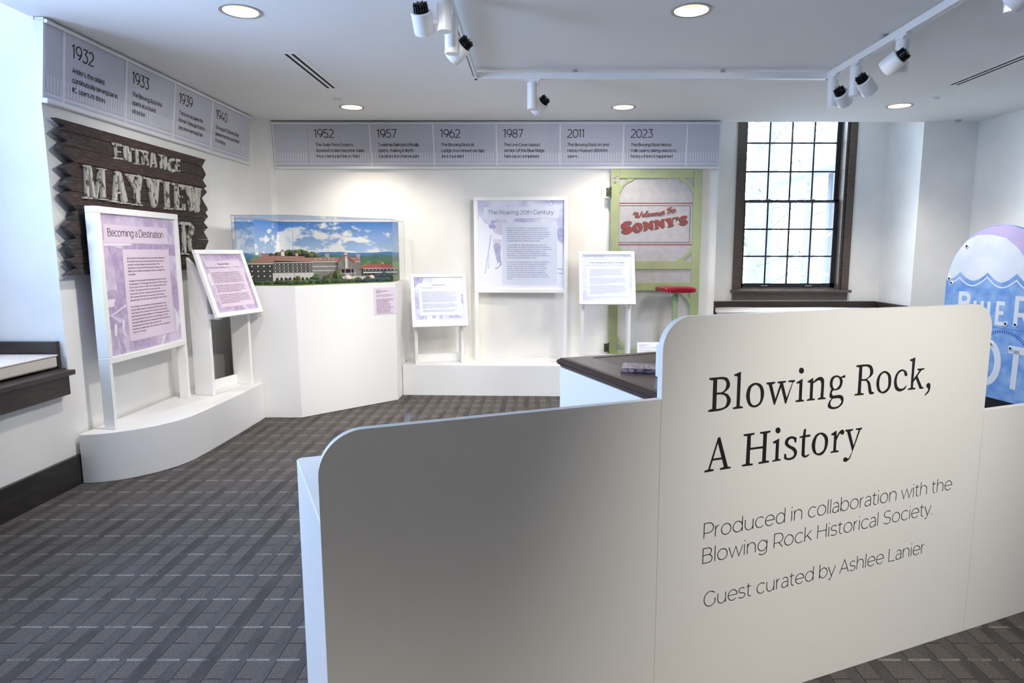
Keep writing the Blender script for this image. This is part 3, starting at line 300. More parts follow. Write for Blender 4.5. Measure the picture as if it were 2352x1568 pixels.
# carpet: woven bands, cross ribs, pale dashes
def carpet():
    m = bpy.data.materials.new('carpet'); m.use_nodes = True; nt = m.node_tree; b = nt.nodes['Principled BSDF']; b.inputs['Roughness'].default_value = .95
    b.inputs['Specular IOR Level'].default_value = .15
    L = nt.links; tc = nt.nodes.new('ShaderNodeTexCoord'); sp = nt.nodes.new('ShaderNodeSeparateXYZ'); L.new(tc.outputs['Object'], sp.inputs[0])
    def mt(op, *a):
        n = nt.nodes.new('ShaderNodeMath'); n.operation = op
        for i, v in enumerate(a):
            if isinstance(v, (int, float)): n.inputs[i].default_value = v
            else: L.new(v, n.inputs[i])
        return n.outputs[0]
    def noise(sc, st=(1,1,1), det=3):
        mp = nt.nodes.new('ShaderNodeMapping'); mp.inputs['Scale'].default_value = st; L.new(tc.outputs['Object'], mp.inputs[0])
        n = nt.nodes.new('ShaderNodeTexNoise'); n.inputs['Scale'].default_value = sc; n.inputs['Detail'].default_value = det; L.new(mp.outputs[0], n.inputs[0]); return n.outputs['Fac']
    def mix(f, a, c):
        n = nt.nodes.new('ShaderNodeMix'); n.data_type = 'RGBA'
        if isinstance(f, float): n.inputs[0].default_value = f
        else: L.new(f, n.inputs[0])
        for i, v in ((6, a), (7, c)):
            if isinstance(v, tuple): n.inputs[i].default_value = v
            else: L.new(v, n.inputs[i])
        return n.outputs[2]
    fx = mt('FRACT', mt('DIVIDE', mt('ADD', sp.outputs[0], 1.897+.108*100), .108))
    fy = mt('FRACT', mt('DIVIDE', mt('ADD', sp.outputs[1], -2.165+.207*100), .207))
    rib = mt('GREATER_THAN', mt('FRACT', mt('DIVIDE', mt('ADD', sp.outputs[1], 10), .0125)), .55)
    n1 = noise(9, (1,.35,1)); n2 = noise(260, (1,1,1), 1); big = noise(1.3)
    dark = mt('MULTIPLY', mt('GREATER_THAN', fx, .56), mt('LESS_THAN', fx, .985))
    grove = mt('LESS_THAN', fx, .03)
    cross = mt('MULTIPLY', mt('MULTIPLY', mt('GREATER_THAN', fy, .5), mt('LESS_THAN', fy, .525)), mt('LESS_THAN', fx, .6))
    dash = mt('MULTIPLY', mt('MULTIPLY', mt('LESS_THAN', fy, .058), mt('GREATER_THAN', mt('ADD', n2, n1), .92)), mt('LESS_THAN', fx, .74))
    c = mix(rib, lin((104,98,94)), lin((122,115,110)))
    c = mix(mt('MULTIPLY', big, .7), c, lin((78,76,76)))
    dk = mix(mt('MULTIPLY', mt('SUBTRACT', n1, .35), 2.2), lin((74,72,72)), lin((104,102,102)))
    c = mix(dark, c, dk); c = mix(grove, c, lin((38,34,32))); c = mix(cross, c, lin((58,53,50))); c = mix(dash, c, lin((148,144,140)))
    n3 = noise(150, (1,1,1), 2); c = mix(mt('MULTIPLY', mt('MAXIMUM', mt('SUBTRACT', n3, .38), 0), 1.6), c, lin((54,51,50)))
    L.new(c, b.inputs['Base Color'])
    bp = nt.nodes.new('ShaderNodeBump'); bp.inputs['Strength'].default_value = .6; bp.inputs['Distance'].default_value = .003
    L.new(mt('ADD', n2, mt('MULTIPLY', grove, -1)), bp.inputs['Height']); L.new(bp.outputs[0], b.inputs['Normal']); return m
# ---------------- room shell
LX, BY, ZC, RX = -2.885, 7.03, 2.795, 4.62
S = lambda mb, name, m: mb.build(name, m, None, kind='structure')
S(MB().add([(-4.2,-4,0),(5,-4,0),(5,8.1,0),(-4.2,8.1,0)], [(0,1,2,3)]), 'floor', carpet())
DL = [(-1.656,3.897),(.88,3.883),(-1.71,6.347),(.83,6.347),(3.38,6.29),(-1.656,-1.2),(.9,-1.2)]  # last two are unseen fill lights added behind the camera
def circ(x, y, r, n=32): return [(x+r*math.cos(2*math.pi*k/n), y+r*math.sin(2*math.pi*k/n)) for k in range(n)]
PZ = lambda a, b, h=0: Vector((a, b, ZC+h))
ce = MB().fill([[(LX,-4),(RX,-4),(RX,BY),(LX,BY)]]+[circ(x, y, .098) for x, y in DL], PZ, 0)
ce.box(LX-.02,LX,-4,3.975,ZC,3.15); ce.box(1.93,4.05,BY,BY+.02,ZC,3.15); ce.box(-4.2,5,-4.1,8.1,3.15,3.25)
S(ce, 'ceiling', ceilp)
wl = MB().box(-3.75,LX,3.975,BY+.87,0,3.15)
wl.box(-3.75,LX,-4,3.975,0,.62).box(-3.75,LX,-4,1.15,.62,3.15)
for y0 in (1.15,):                        # outer wall of each window niche, pierced by its window
    y1 = y0+2.82 if y0 > 0 else .35
    wl.box(-3.75,-3.58,y0,y0+.65,.62,3.15).box(-3.75,-3.58,y1-.65,y1,.62,3.15).box(-3.75,-3.58,y0+.65,y1-.65,.62,1.05)
S(wl, 'wall_left', wallp)
wb = MB().box(LX,1.93,BY,BY+.87,0,3.15).box(4.05,5,BY,BY+.87,0,3.15).box(1.93,4.05,BY+.04,BY+.87,0,.62)
wb.box(1.93,2.40,7.70,7.90,.62,3.15).box(3.60,4.05,7.70,7.90,.62,3.15).box(2.40,3.60,7.70,7.90,.62,.96)
wb.box(LX,-2.72,6.88,BY,0,ZC)
S(wb, 'wall_back', wallp)
S(MB().box(RX,RX+.2,-4,BY,0,3.15), 'wall_right', wallp)
S(MB().box(-4.2,5,-4.2,-4,0,3.15), 'wall_rear', wallp)
S(MB().box(LX-.001,LX+.02,-4,3.99,0,.185).box(LX-.001,LX+.024,-4,3.992,.178,.19), 'baseboard_left', base_m)
S(MB().box(3.66,RX,BY-.02,BY,0,.185), 'baseboard_back', base_m)
# ---------------- windows
glass = clear('window_glass', fac=.03)
sash_m = M('sash_paint', (48,47,54), .3); metal = M('brushed_steel', (190,190,195), .3, metal=1)
def window(name, P, w, zb, zt, cols, pw, rows, ph, full):
    # P(a, b, h): a across, b up, h into the room from the inner wall face
    r = struct(name)
    for a0, a1 in ((-.08, 0), (w, w+.08)):
        MB().obox(P(a0, zb-.02, -.02), P(a1, zb-.02, -.02)-P(a0, zb-.02, -.02), P(0, zt, 0)-P(0, zb-.02, 0), P(0,0,.04)-P(0,0,0)).build('casing', casing_m, r)
    MB().obox(P(-.1, zb-.035, -.02), P(w+.2,0,0)-P(0,0,0), P(0,.03,0)-P(0,0,0), P(0,0,.09)-P(0,0,0)).build('stool_board', casing_m, r, bevel=.004)
    MB().obox(P(-.075, zb-.125, -.02), P(w+.15,0,0)-P(0,0,0), P(0,.09,0)-P(0,0,0), P(0,0,.04)-P(0,0,0)).build('apron', casing_m, r)
    for a0 in (0, w-.03):
        MB().obox(P(a0, zb, -.2), P(.03,0,0)-P(0,0,0), P(0,zt-zb,0)-P(0,0,0), P(0,0,.19)-P(0,0,0)).build('jamb', casing_m, r)
    MB().obox(P(.03, zb-.01, -.2), P(w-.06,0,0)-P(0,0,0), P(0,.02,0)-P(0,0,0), P(0,0,.19)-P(0,0,0)).build('sill', casing_m, r)
    u = P(1,0,0)-P(0,0,0); v = P(0,1,0)-P(0,0,0); n = P(0,0,1)-P(0,0,0)
    z = zb+.01; x0 = .03; x1 = w-.03; iw = (x1-x0-.10)/cols
    for si, nr in enumerate(rows):
        hz = nr*ph+.075; hoff = -.15-(.035 if si else 0)
        sh = MB(); sh.obox(P(x0, z, hoff), u*(x1-x0), v*(.055 if si == 0 else .032), n*.035)
        sh.obox(P(x0, z+hz-.022, hoff), u*(x1-x0), v*.022, n*.035)
        for a in (x0, x1-.05): sh.obox(P(a, z, hoff), u*.05, v*hz, n*.035)
        s = sh.build('sash', sash_m, r)
        b0 = z+(.055 if si == 0 else .032); ih = (z+hz-.022-b0)/nr
        for c in range(1, cols): MB().obox(P(x0+.05+c*iw-.008, b0, hoff+.004), u*.020, v*(ih*nr), n*.026).build('muntin', sash_m, s)
        for k in range(1, nr): MB().obox(P(x0+.05, b0+k*ih-.008, hoff+.006), u*(x1-x0-.1), v*.018, n*.022).build('muntin', sash_m, s)
        for c in range(cols):
            for k in range(nr): MB().obox(P(x0+.05+c*iw, b0+k*ih, hoff+.014), u*iw, v*ih, n*.004).build('pane', glass, s)
        if si == 0:
            for a in (.27, .73):
                MB().obox(P(x0+a*(x1-x0)-.04, z+.02, hoff+.035), u*.08, v*.012, n*.015).build('sash_lift', metal, s)
                MB().obox(P(x0+a*(x1-x0)-.03, z+hz, hoff+.01), u*.06, v*.012, n*.02).build('sash_lock', metal, s)
        z += hz-.03
    return r
PB = lambda a, b, h=0: Vector((2.40+a, 7.70-h, b))
window('window_1', PB, 1.20, 1.02, 3.14, 4, 0, (3, 3, 1), .318, True)
for k, y0 in enumerate((1.80,)):
    PL = (lambda y0: (lambda a, b, h=0: Vector((-3.58+h, y0+a, b))))(y0)
    window('window_%d' % (k+2), PL, 1.52 if k == 0 else 1.5, 1.06, 3.14, 4, 0, (3, 3), .33, True)
# ---------------- window benches
fabric = M('bench_fabric', (222,214,206), .9, c2=(196,186,177), nscale=60, stretch=(2,2,30), bump=.4, bscale=500)
def bench(label, x0, x1, y0, y1, side):
    t = thing('window_bench', label, 'bench', ((x0+x1)/2, (y0+y1)/2, .6))
    if side == 'left':
        MB().box(x0, x1+.088, y0, y1-.055, .715, .745).build('ledge', brown, t, bevel=.004)
        MB().box(x1-.001, x1+.06, y0, y1-.075, .595, .715).build('fascia', brown, t, bevel=.003)
        MB().box(x0, x1-.012, y0, y1-.001, .62, .744).build('seat_board', brown, t)
        MB().box(x0, x1-.035, y1-.03, y1, .745, .91).build('end_board', brown, t, bevel=.003)
        MB().box(x0, x0+.03, y0, y1-.03, .745, .91).build('back_board', brown, t, bevel=.003)
    else:
        MB().box(x0, x1, y0-.11, y0+.05, .70, .73).build('ledge', brown, t, bevel=.004)
        MB().box(x0, x1, y0-.06, y0, .58, .70).build('fascia', brown, t, bevel=.003)
        MB().box(x0, x1, y0+.05, y1, .62, .73).build('seat_board', brown, t)
        for xa, xb in ((x0, x0+.03), (x1-.03, x1)): MB().box(xa, xb, y0+.03, y1, .73, .875).build('end_board', brown, t, bevel=.003)
        MB().box(x0+.03, x1-.03, y1-.03, y1, .73, .88).build('back_board', brown, t, bevel=.003)
    return t
bench('dark stained built-in bench in the left window niche', -3.58, LX, 1.15, 3.975, 'left')
bench('dark stained built-in bench under the tall paned window', 1.93, 4.05, 7.03, 7.70, 'back')
def cushion(label, x0, x1, y0, y1, z0, th):
    t = thing('bench_cushion', label, 'cushion', ((x0+x1)/2, (y0+y1)/2, z0)); nx, ny = 14, 20
    def ht(i, j):
        e = min(i, nx-i)/nx, min(j, ny-j)/ny
        return th*(.80+.2*min(1, 6*min(e)))+.004*math.sin(i*.9)*math.cos(j*.7)
    vs = []; fs = []
    for s in (1, 0):
        for i in range(nx+1):
            for j in range(ny+1):
                ins = .006 if s == 0 else 0
                vs.append((x0+(x1-x0)*i/nx, y0+(y1-y0)*j/ny, z0+(ht(i, j) if s else ins)))
    N = (nx+1)*(ny+1); q = lambda i, j, s: (0 if s else N)+i*(ny+1)+j
    for i in range(nx):
        for j in range(ny):
            fs += [(q(i,j,1), q(i+1,j,1), q(i+1,j+1,1), q(i,j+1,1)), (q(i,j,0), q(i,j+1,0), q(i+1,j+1,0), q(i+1,j,0))]
    for i in range(nx): fs += [(q(i,0,0), q(i+1,0,0), q(i+1,0,1), q(i,0,1)), (q(i,ny,1), q(i+1,ny,1), q(i+1,ny,0), q(i,ny,0))]
    for j in range(ny): fs += [(q(0,j,1), q(0,j+1,1), q(0,j+1,0), q(0,j,0)), (q(nx,j,0), q(nx,j+1,0), q(nx,j+1,1), q(nx,j,1))]
    MB().add(vs, fs).build('cushion_pad', fabric, t, smooth=True, bevel=.012)
    zt = z0+th*.8
    MB().tube([(x0,y0,zt),(x1,y0,zt),(x1,y1,zt),(x0,y1,zt),(x0,y0,zt)], .005, 6).build('piping', fabric, t, smooth=True)
    return t
cushion('beige linen seat cushion lying on the left window bench', -3.54, -2.905, 1.2, 3.925, .75, .10)
cushion('pale seat cushion lying on the bench below the paned window', 1.975, 4.0, 7.06, 7.655, .735, .085)
# ---------------- recessed ceiling lights, slot vents, sprinkler caps
trim_m = M('light_trim', (176,174,172), .35, metal=.3); refl = M('warm_reflector', (255,232,196), .35, emit=DLEMIT)
bulb = M('lamp_lens', (255,240,215), .4, emit=DLEMIT*3)
def downlight(x, y, label):
    t = thing('recessed_light', label, 'ceiling light', (x, y, ZC), 'round recessed ceiling lights')
    MB().rev((x,y,ZC+.002), (0,0,-1), [(0,.098),(0,.116),(.005,.116),(.007,.108),(.004,.094),(-.004,.092)], 40, cap=False).build('trim_ring', trim_m, t, smooth=True)
    MB().rev((x,y,ZC+.001), (0,0,1), [(0,.095),(.04,.085),(.10,.062)], 32, cap=False).build('reflector', refl, t, smooth=True)
    MB().cyl((x,y,ZC+.098), (0,0,1), .064, .01, 24).build('lens', bulb, t)
    l = bpy.data.lights.new('downlight', 'SPOT'); l.energy = DLW; l.spot_size = R(115); l.spot_blend = .6; l.color = (1,.90,.76); l.shadow_soft_size = .06
    o = bpy.data.objects.new('downlight', l); COL.objects.link(o); o.parent = t; o.location = (0,0,.06)
    return t
dlab = ['recessed light nearest the camera on the left half of the ceiling','recessed light nearest the camera between the two long spotlight tracks',
 'recessed light beside the sprinkler cap, in front of the 1952 banner panel','recessed light in front of the 2011 banner panel','recessed light in front of the tall window','recessed light behind the camera on the left','recessed light behind the camera in the middle']
proto = downlight(*DL[0], dlab[0])
for (x, y), lb in list(zip(DL, dlab))[1:]:
    r = proto.copy(); COL.objects.link(r); r.location = (x, y, ZC); r['label'] = lb; ORG[r.name] = Vector((x,y,ZC))
    for ch in list(proto.children):
        c = ch.copy(); COL.objects.link(c); c.parent = r
        if y < 0 and c.type == 'LIGHT': c.data = c.data.copy(); c.data.energy = REARW
def vent(label, x, y0, y1):
    t = thing('slot_vent', label, 'vent', (x, (y0+y1)/2, ZC))
    f = MB()
    for a, b in ((-.075,-.034),(-.012,.012),(.034,.075)): f.box(x+a, x+b, y0, y1, ZC-.002, ZC)
    f.box(x-.075, x+.075, y0-.03, y0, ZC-.002, ZC).box(x-.075, x+.075, y1, y1+.03, ZC-.002, ZC)
    f.build('vent_frame', whitem, t)
    for a in (-.034, .012): MB().box(x+a, x+a+.022, y0, y1, ZC-.0015, ZC-.0005).build('slot', blackm, t)
vent('two-slot air vent in the ceiling left of the track lights', -1.68, 4.69, 5.63)
vent('two-slot air vent in the ceiling right of the track lights', 3.40, 3.6, 5.53)
for x, y, r, lb in ((-1.745,6.02,.042,'small white sprinkler cap beside the left slot vent'),(3.52,5.98,.04,'small white sprinkler cap near the right slot vent'),(4.35,6.95,.03,'small dark sprinkler cap in the right rear ceiling corner')):
    tag(MB().rev((x,y,ZC), (0,0,-1), [(0,r),(.004,r),(.008,r*.8),(.018,r*.75),(.02,r*.6)], 24).build('sprinkler_cap', whitem if r > .035 else trim_m, None, smooth=True), lb, 'sprinkler')
# ---------------- timeline banners
ban = M('banner_print', (196,196,208), .6); banw = M('banner_pale_ink', (222,222,232), .6); banp = M('banner_frame_paint', (226,226,228), .45); bint = M('banner_text_ink', (32,24,26), .6)
def banner(label, o, u, out, length, divs, seam, panels, loc):
    t = thing('timeline_banner', label, 'banner', loc); out = Vector(out)
    P = plane(Vector(o)+out*.012, u, Vector((0,0,.455))+out*.05); L = length
    n = P(0,0,1)-P(0,0,0); uu = P(1,0,0)-P(0,0,0); vv = P(0,1,0)-P(0,0,0)
    MB().bar(Vector(o)+out*.035+uu*0+Vector((0,0,.447)), Vector(o)+out*.035+uu*L+Vector((0,0,.447)), .05, .016).tube([P(0,.438,.012), P(L,.438,.012)], .011, 10).build('top_rail', banp, t)
    lo = Vector(o)+out*0
    MB().bar(lo+out*.02+Vector((0,0,-.004)), lo+out*.02+uu*L+Vector((0,0,-.004)), .04, .03).build('bottom_ledge', banp, t, bevel=.008)
    prof = [P(0,0,-.001), P(0,.44,-.001), Vector(o)+Vector((0,0,.44)), Vector(o)]
    for sft in (0, L-.018):
        MB().add([p+uu*sft for p in prof]+[p+uu*(sft+.018) for p in prof], [(0,1,2,3),(7,6,5,4),(0,4,5,1),(1,5,6,2),(2,6,7,3),(3,7,4,0)]).build('end_cap', banp, t)
    for d in divs: MB().obox(P(d-.009, .015, 0), uu*.018, vv*.42, n*.008).build('divider', banp, t)
    edges = [0.018]+sorted(divs+seam)+[L-.018]
    for i in range(len(edges)-1):
        a0, a1 = edges[i]+(.001 if edges[i] in seam else 0), edges[i+1]-(.001 if edges[i+1] in seam else 0)
        p = MB().obox(P(a0,.015,-.004), uu*(a1-a0), vv*.42, n*.006).build('banner_panel', ban, t)
        s = MB(); k = a0+.012
        while k < a1-.016:
            s.add([P(k,.06,.003),P(k+.011,.06,.003),P(k+.011,.149,.003),P(k,.149,.003)], [(0,1,2,3)]); k += .0272
        s.add([P(a0+.004,.032,.003),P(a1-.004,.032,.003),P(a1-.004,.046,.003),P(a0+.004,.046,.003)], [(0,1,2,3)])
        pn = [q for q in panels if a0-.02 < q[0] < a1]
        if pn: k = pn[0][0]+.184; s.add([P(k,.144,.003),P(k+.006,.144,.003),P(k+.006,.27,.003),P(k,.27,.003)], [(0,1,2,3)])
        s.build('printed_bars', banw, p)
        for d0, yr, lines in pn:
            tx = MB(); text(tx, yr, P, d0+.070, .300, .078, .0080, font=DECO, h=.004, sx=.93); tx.build('year_lettering', bint, p)
            for j, l in enumerate(lines):
                w = None
                if isinstance(l, tuple): l, w = l
                tx = MB(); text(tx, l, P, d0+.076, .214-j*.0575, .029, .0042, width=w, font=DECO, h=.004, sx=.89, seg=30); tx.build('text_line', bint, p)
banner('slanted timeline banner on the left wall, years 1932 to 1940', (LX,3.97,2.335), (0,1,0), (1,0,0), 2.79, [.161,.767,1.38,1.987], [2.575],
 [(.161,'1932',["Antler's, the oldest","continuously serving bar in","NC, opens its doors"]),(.767,'1933',["The Blowing Rock first","opens as a tourist","attraction"]),
  (1.38,'1939',["The town acquires the","former Watauga Hotel to","become Memorial Park"]),(1.987,'1940',["On August 13, Blowing Rock","experiences the worst flood","in its history"])], (LX,3.97,2.33))
X0 = -2.715
banner('slanted timeline banner on the back wall, years 1952 to 2023', (X0,BY,2.33), (1,0,0), (0,-1,0), 1.93-X0, [d-X0 for d in (-1.702,-1.047,-.395,.264,.921,1.578)], [-2.351-X0],
 [(-2.351-X0,'1952',[("The Julian Price Estate is",.391),("donated to later become Julian",.505),("Price Memorial Park in 1960",.452)]),(-1.702-X0,'1957',["Tweetsie Railroad officially","opens, making it North","Carolina's first theme park"]),
  (-1.047-X0,'1962',["The Blowing Rock Ski","Lodge (now known as App","Ski) is founded"]),(-.395-X0,'1987',["The Linn Cove Viaduct","section of the Blue Ridge","Parkway is completed"]),
  (.264-X0,'2011',["The Blowing Rock Art and","History Museum (BRAHM)","opens"]),(.921-X0,'2023',["The Blowing Rock History","Walk opens, taking visitors to","history where it happened"])], (X0,BY,2.33))
# ---------------- weathered wooden sign on the left wall
wmats = [M('old_plank_%s' % k, c, .8, c2=c2, nscale=16, stretch=(1,1,9), lo=.50, hi=.80, bump=.6, bscale=40, detail=12) for k, c, c2 in
 (('red', (60,44,42), (104,92,84)), ('brown', (54,44,41), (100,90,82)), ('grey', (46,42,41), (96,90,82)))]
lmat = M('peeling_letter_paint', (186,182,174), .6, c2=(76,68,60), nscale=42, stretch=(1,1,.45), lo=.55, hi=.60, detail=8, bump=.5, bscale=60)
PW = lambda a, b, h=0: Vector((LX+.07+h, a, b))
ZS = [2.237,2.173,2.086,1.996,1.909,1.82,1.734,1.646,1.559,1.472,1.384,1.31]
LP = [(3.98,2.237),(4.059,2.201),(3.979,2.149),(4.07,2.116),(3.984,2.06),(4.104,1.999),(4.0,1.951),(4.074,1.911),(3.991,1.848),(4.06,1.824),(3.991,1.787),(4.093,1.708),(4.07,1.67),(3.973,1.607),(4.069,1.537),(3.978,1.5),(4.043,1.419),(3.98,1.402),(4.049,1.352),(3.952,1.31)]
RP = [(5.747,2.237),(5.682,2.171),(5.74,2.111),(5.672,2.055),(5.732,2.012),(5.693,1.989),(5.74,1.964),(5.638,1.902),(5.734,1.816),(5.686,1.788),(5.726,1.756),(5.65,1.703),(5.713,1.661),(5.633,1.624),(5.709,1.547),(5.639,1.477),(5.70,1.42),(5.64,1.36),(5.69,1.31)]
def prof(pr, z):
    for (a, za), (b, zb) in zip(pr, pr[1:]):
        if za >= z >= zb: return a+(b-a)*(za-z)/(za-zb+1e-9)
    return pr[-1][0]
ws = thing('wooden_sign', 'weathered dark plank sign with zigzag ends and peeling raised letters', 'sign', (LX+.03, 4.85, 1.31))
for i in range(11):
    z1, z0 = ZS[i]-.0015, ZS[i+1]+.0015
    l = [(prof(LP, z1), z1)]+[p for p in LP if z0 < p[1] < z1]+[(prof(LP, z0), z0)]
    r = [(prof(RP, z0), z0)]+[p for p in RP[::-1] if z0 < p[1] < z1]+[(prof(RP, z1), z1)]
    off = random.uniform(-.003, .003)
    MB().prism((l+r)[::-1], PW, -.036+off, off).build('plank', wmats[[0,1,0,0,1,0,2,1,2,1,2][i]], ws)
for y in (4.35, 5.3): MB().box(LX+.001, LX+.036, y-.04, y+.04, 1.36, 2.2).build('batten', wmats[1], ws)
for k in ('E1','N1','T1','R1','A1','N2','C1','E2','M','A','Y','V','I','E','W','R2'):
    mb = MB()
    for lp in WOODLET[k]:
        kk = .62 if len(k) == 2 and k != 'R2' else .74; jj = .0007*WOODLET[k].index(lp); xs = [p[0] for p in lp]; zs = [p[1] for p in lp]; tall = max(zs)-min(zs) > max(xs)-min(xs)
        if len(lp) == 4: lp = [(sum(xs)/4+(p[0]-sum(xs)/4)*(kk if tall else 1), sum(zs)/4+(p[1]-sum(zs)/4)*(1 if tall else .8)) for p in lp]
        ar = sum(a[0]*b[1]-b[0]*a[1] for a, b in zip(lp, lp[1:]+lp[:1]))
        lp = list(lp) if ar > 0 else list(lp)[::-1]
        mb.prism(lp, PW, .002, .020+jj if len(k) == 1 or k == 'R2' else .013+jj, inset=.10, hm=.012 if len(k) == 1 or k == 'R2' else .008)
    mb.build('letter', lmat, ws, label='peeling off-white raised letter '+k[0])
# ---------------- display platforms
def slab(name, loop, z0, z1, m, label, cat, bevel=.003):
    P = lambda a, b, h=0: Vector((a, b, h))
    cx = sum(p[0] for p in loop)/len(loop); cy = sum(p[1] for p in loop)/len(loop)
    o = MB().prism(loop, P, z0, z1).build(name, m, None, bevel=bevel, smooth=True); return tag(o, label, cat)
front = [(-2.38,5.628),(-2.378,5.2),(-2.382,4.9),(-2.388,4.62),(-2.400,4.44),(-2.435,4.31),(-2.50,4.19),(-2.58,4.10),(-2.66,4.035),(-2.745,3.992),(-2.815,3.978),(-2.859,3.977)]
slab('display_platform', [(-2.859,5.628)]+front[::-1][0:0]+[(-2.859,3.977)]+front[::-1][1:], .002, .318, white, 'low white platform with a curved front along the left wall', 'platform')
slab('display_platform', [(-1.347,6.555),(.26,6.495),(1.93,6.43),(1.93,BY-.002),(-1.347,BY-.002)], .002, .315, white, 'long low white platform along the back wall', 'platform')
# ---------------- print colours
lil = M('lilac_photo_print', (214,202,224), .35, c2=(182,164,198), nscale=7, detail=14, lo=.42, hi=.62)
lild = M('lilac_dark_ink', (170,150,186), .35, c2=(188,170,202), nscale=30, detail=4); lilb = M('lilac_caption', (222,206,224), .35); lilw = M('lilac_highlight', (232,226,238), .35)
lilt = M('plum_text_ink', (112,78,112), .5); drk = M('dark_plum_ink', (48,34,50), .5)
blu = M('periwinkle_photo_print', (224,226,243), .35, c2=(190,192,222), nscale=6, detail=14, lo=.44, hi=.64)
blud = M('periwinkle_dark_ink', (164,164,204), .35, c2=(186,186,218), nscale=30, detail=4); blub = M('periwinkle_caption', (217,223,241), .35); bluw = M('snow_highlight', (234,236,248), .35)
blut = M('slate_text_ink', (122,122,166), .5); bluk = M('dark_slate_ink', (70,68,100), .5)
palp = M('pale_blue_print', (226,229,243), .35, c2=(208,211,234), nscale=6, detail=8, lo=.42, hi=.6); palb = M('pale_caption', (230,234,246), .35); palt = M('pale_text_ink', (160,165,204), .5)
def quad(P, a0, a1, b0, b1, h): return MB().add([P(a0,b0,h),P(a1,b0,h),P(a1,b1,h),P(a0,b1,h)], [(0,1,2,3)])
def framed(t, P, w, h, bd, dep, rec, pm, cap_m, blocks, shapes):
    u = P(1,0,0)-P(0,0,0); v = P(0,1,0)-P(0,0,0); n = P(0,0,1)-P(0,0,0); f = MB()
    f.obox(P(0,0,-dep), u*w, v*bd, n*dep).obox(P(0,h-bd,-dep), u*w, v*bd, n*dep)
    f.obox(P(0,bd,-dep), u*bd, v*(h-2*bd), n*dep).obox(P(w-bd,bd,-dep), u*bd, v*(h-2*bd), n*dep)
    f.build('frame', framew, t, bevel=.004)
    pr = MB().obox(P(bd,bd,-rec-.012), u*(w-2*bd), v*(h-2*bd), n*.012).build('photo_print', pm, t)
    for si, (m, pts) in enumerate(shapes): MB().fill([[(min(max(a, bd+.001), w-bd-.001), min(max(b_, bd+.001), h-bd-.001)) for a, b_ in smooth(pts, 4)]], P, -rec+.0005+.00005*si).build('print_shape', m, pr)
    for b in blocks: quad(P, *b, -rec+.0018).build('caption_block', cap_m, pr)
    return pr
def sp(s): return [(float(a), float(b), 1) for a, b in (p.split(',') for p in s.split())]
def cp(s): return [(float(a), float(b), 0) for a, b in (p.split(',') for p in s.split())]
# big stand on the left platform
t = thing('information_stand', 'tall white framed stand with a lilac panel titled Becoming a Destination', 'display stand', (-2.74,4.56,.318), 'framed information stands')
P = plane((-2.703,4.095,.742), (0,1,0), (0,0,1)); BW, BH = .935, .993
pr = framed(t, P, BW, BH, .042, .072, .018, lil, lilb, [(.077,.803,.768,.885),(.252,.801,.113,.728)],
 [(lild, cp('.10,.76 .16,.60 .17,.45 .25,.40 .25,.728 .30,.765 .9,.765 .9,.68 .60,.70 .30,.72')), (lilw, cp('.07,.79 .35,.785 .36,.755 .07,.75')),
  (lild, sp('.05,.44 .10,.47 .16,.46 .23,.42 .25,.33 .20,.28 .12,.30 .05,.33')), (lilw, cp('.05,.36 .12,.36 .14,.41 .05,.41')), (lilw, cp('.09,.31 .25,.365 .25,.355 .09,.30')),
  (lild, sp('.055,.30 .10,.29 .17,.25 .24,.25 .24,.20 .17,.22 .10,.20 .055,.24')), (lilw, sp('.20,.27 .215,.25 .21,.20 .225,.15 .195,.18 .19,.23')),
  (lild, sp('.10,.22 .13,.23 .135,.16 .125,.10 .14,.09 .09,.085 .105,.15')), (lilw, sp('.11,.24 .135,.24 .13,.18 .105,.17')),
  (lild, sp('.155,.17 .175,.18 .18,.13 .20,.08 .205,.045 .15,.044 .165,.09 .15,.12')), (lild, cp('.30,.115 .56,.115 .55,.045 .32,.044')), (lilw, cp('.66,.11 .69,.11 .64,.044 .62,.044')),
  (lild, sp('.82,.50 .86,.52 .89,.45 .89,.30 .86,.26 .83,.30')), (lilw, cp('.83,.30 .89,.20 .89,.18 .83,.10'))])
tx = MB(); text(tx, 'Becoming a Destination', P, .114, .812, .047, .0042, width=.632, h=-.0150); tx.build('title_lettering', drk, pr)
tx = MB(); para(tx, ["Blowing Rock has long been known as a resort destination.","By the late 19th century, it had already become a favored","retreat in the Blue Ridge for seasonal visitors. The","completion of the Lenoir-Blowing Rock Turnpike in the","1880s further fueled its popularity, making the village more","accessible.","",
"Cottages, inns, and grand hotels began popping up across","the landscape. The Watauga Hotel opened in 1884, followed","by the Green Park Inn in 1891, and The Blowing Rock Hotel","in 1894. The Hayes and Martin houses were also","sought-after summer cottages during this period. In the","20th century, Blowing Rock's reputation as a luxurious","getaway grew with the opening of Mayview Manor in 1921.","",
"For a deeper dive into Blowing Rock's hospitality history,","visit the 1888 Museum, located just off Main Street on the","south side of Memorial Park. The museum, housed in the","last remaining cottage addition of The Watauga Hotel, offers","a unique glimpse into the town's tourism legacy. You can","also explore Blowing Rock's cottage and hotel history along","the Blowing Rock History Walk-a quarter-mile,","handicap-accessible path with 21 stations that showcase the","town's rich heritage."], P, .294, .664, .0217, .0105, .0016, .46, h=-.0150)
tx.build('body_lettering', lilt, pr)
for y in (4.095, 5.0): MB().box(-2.772,-2.703,y,y+.03,.319,.742).build('leg', framew, t, bevel=.002)
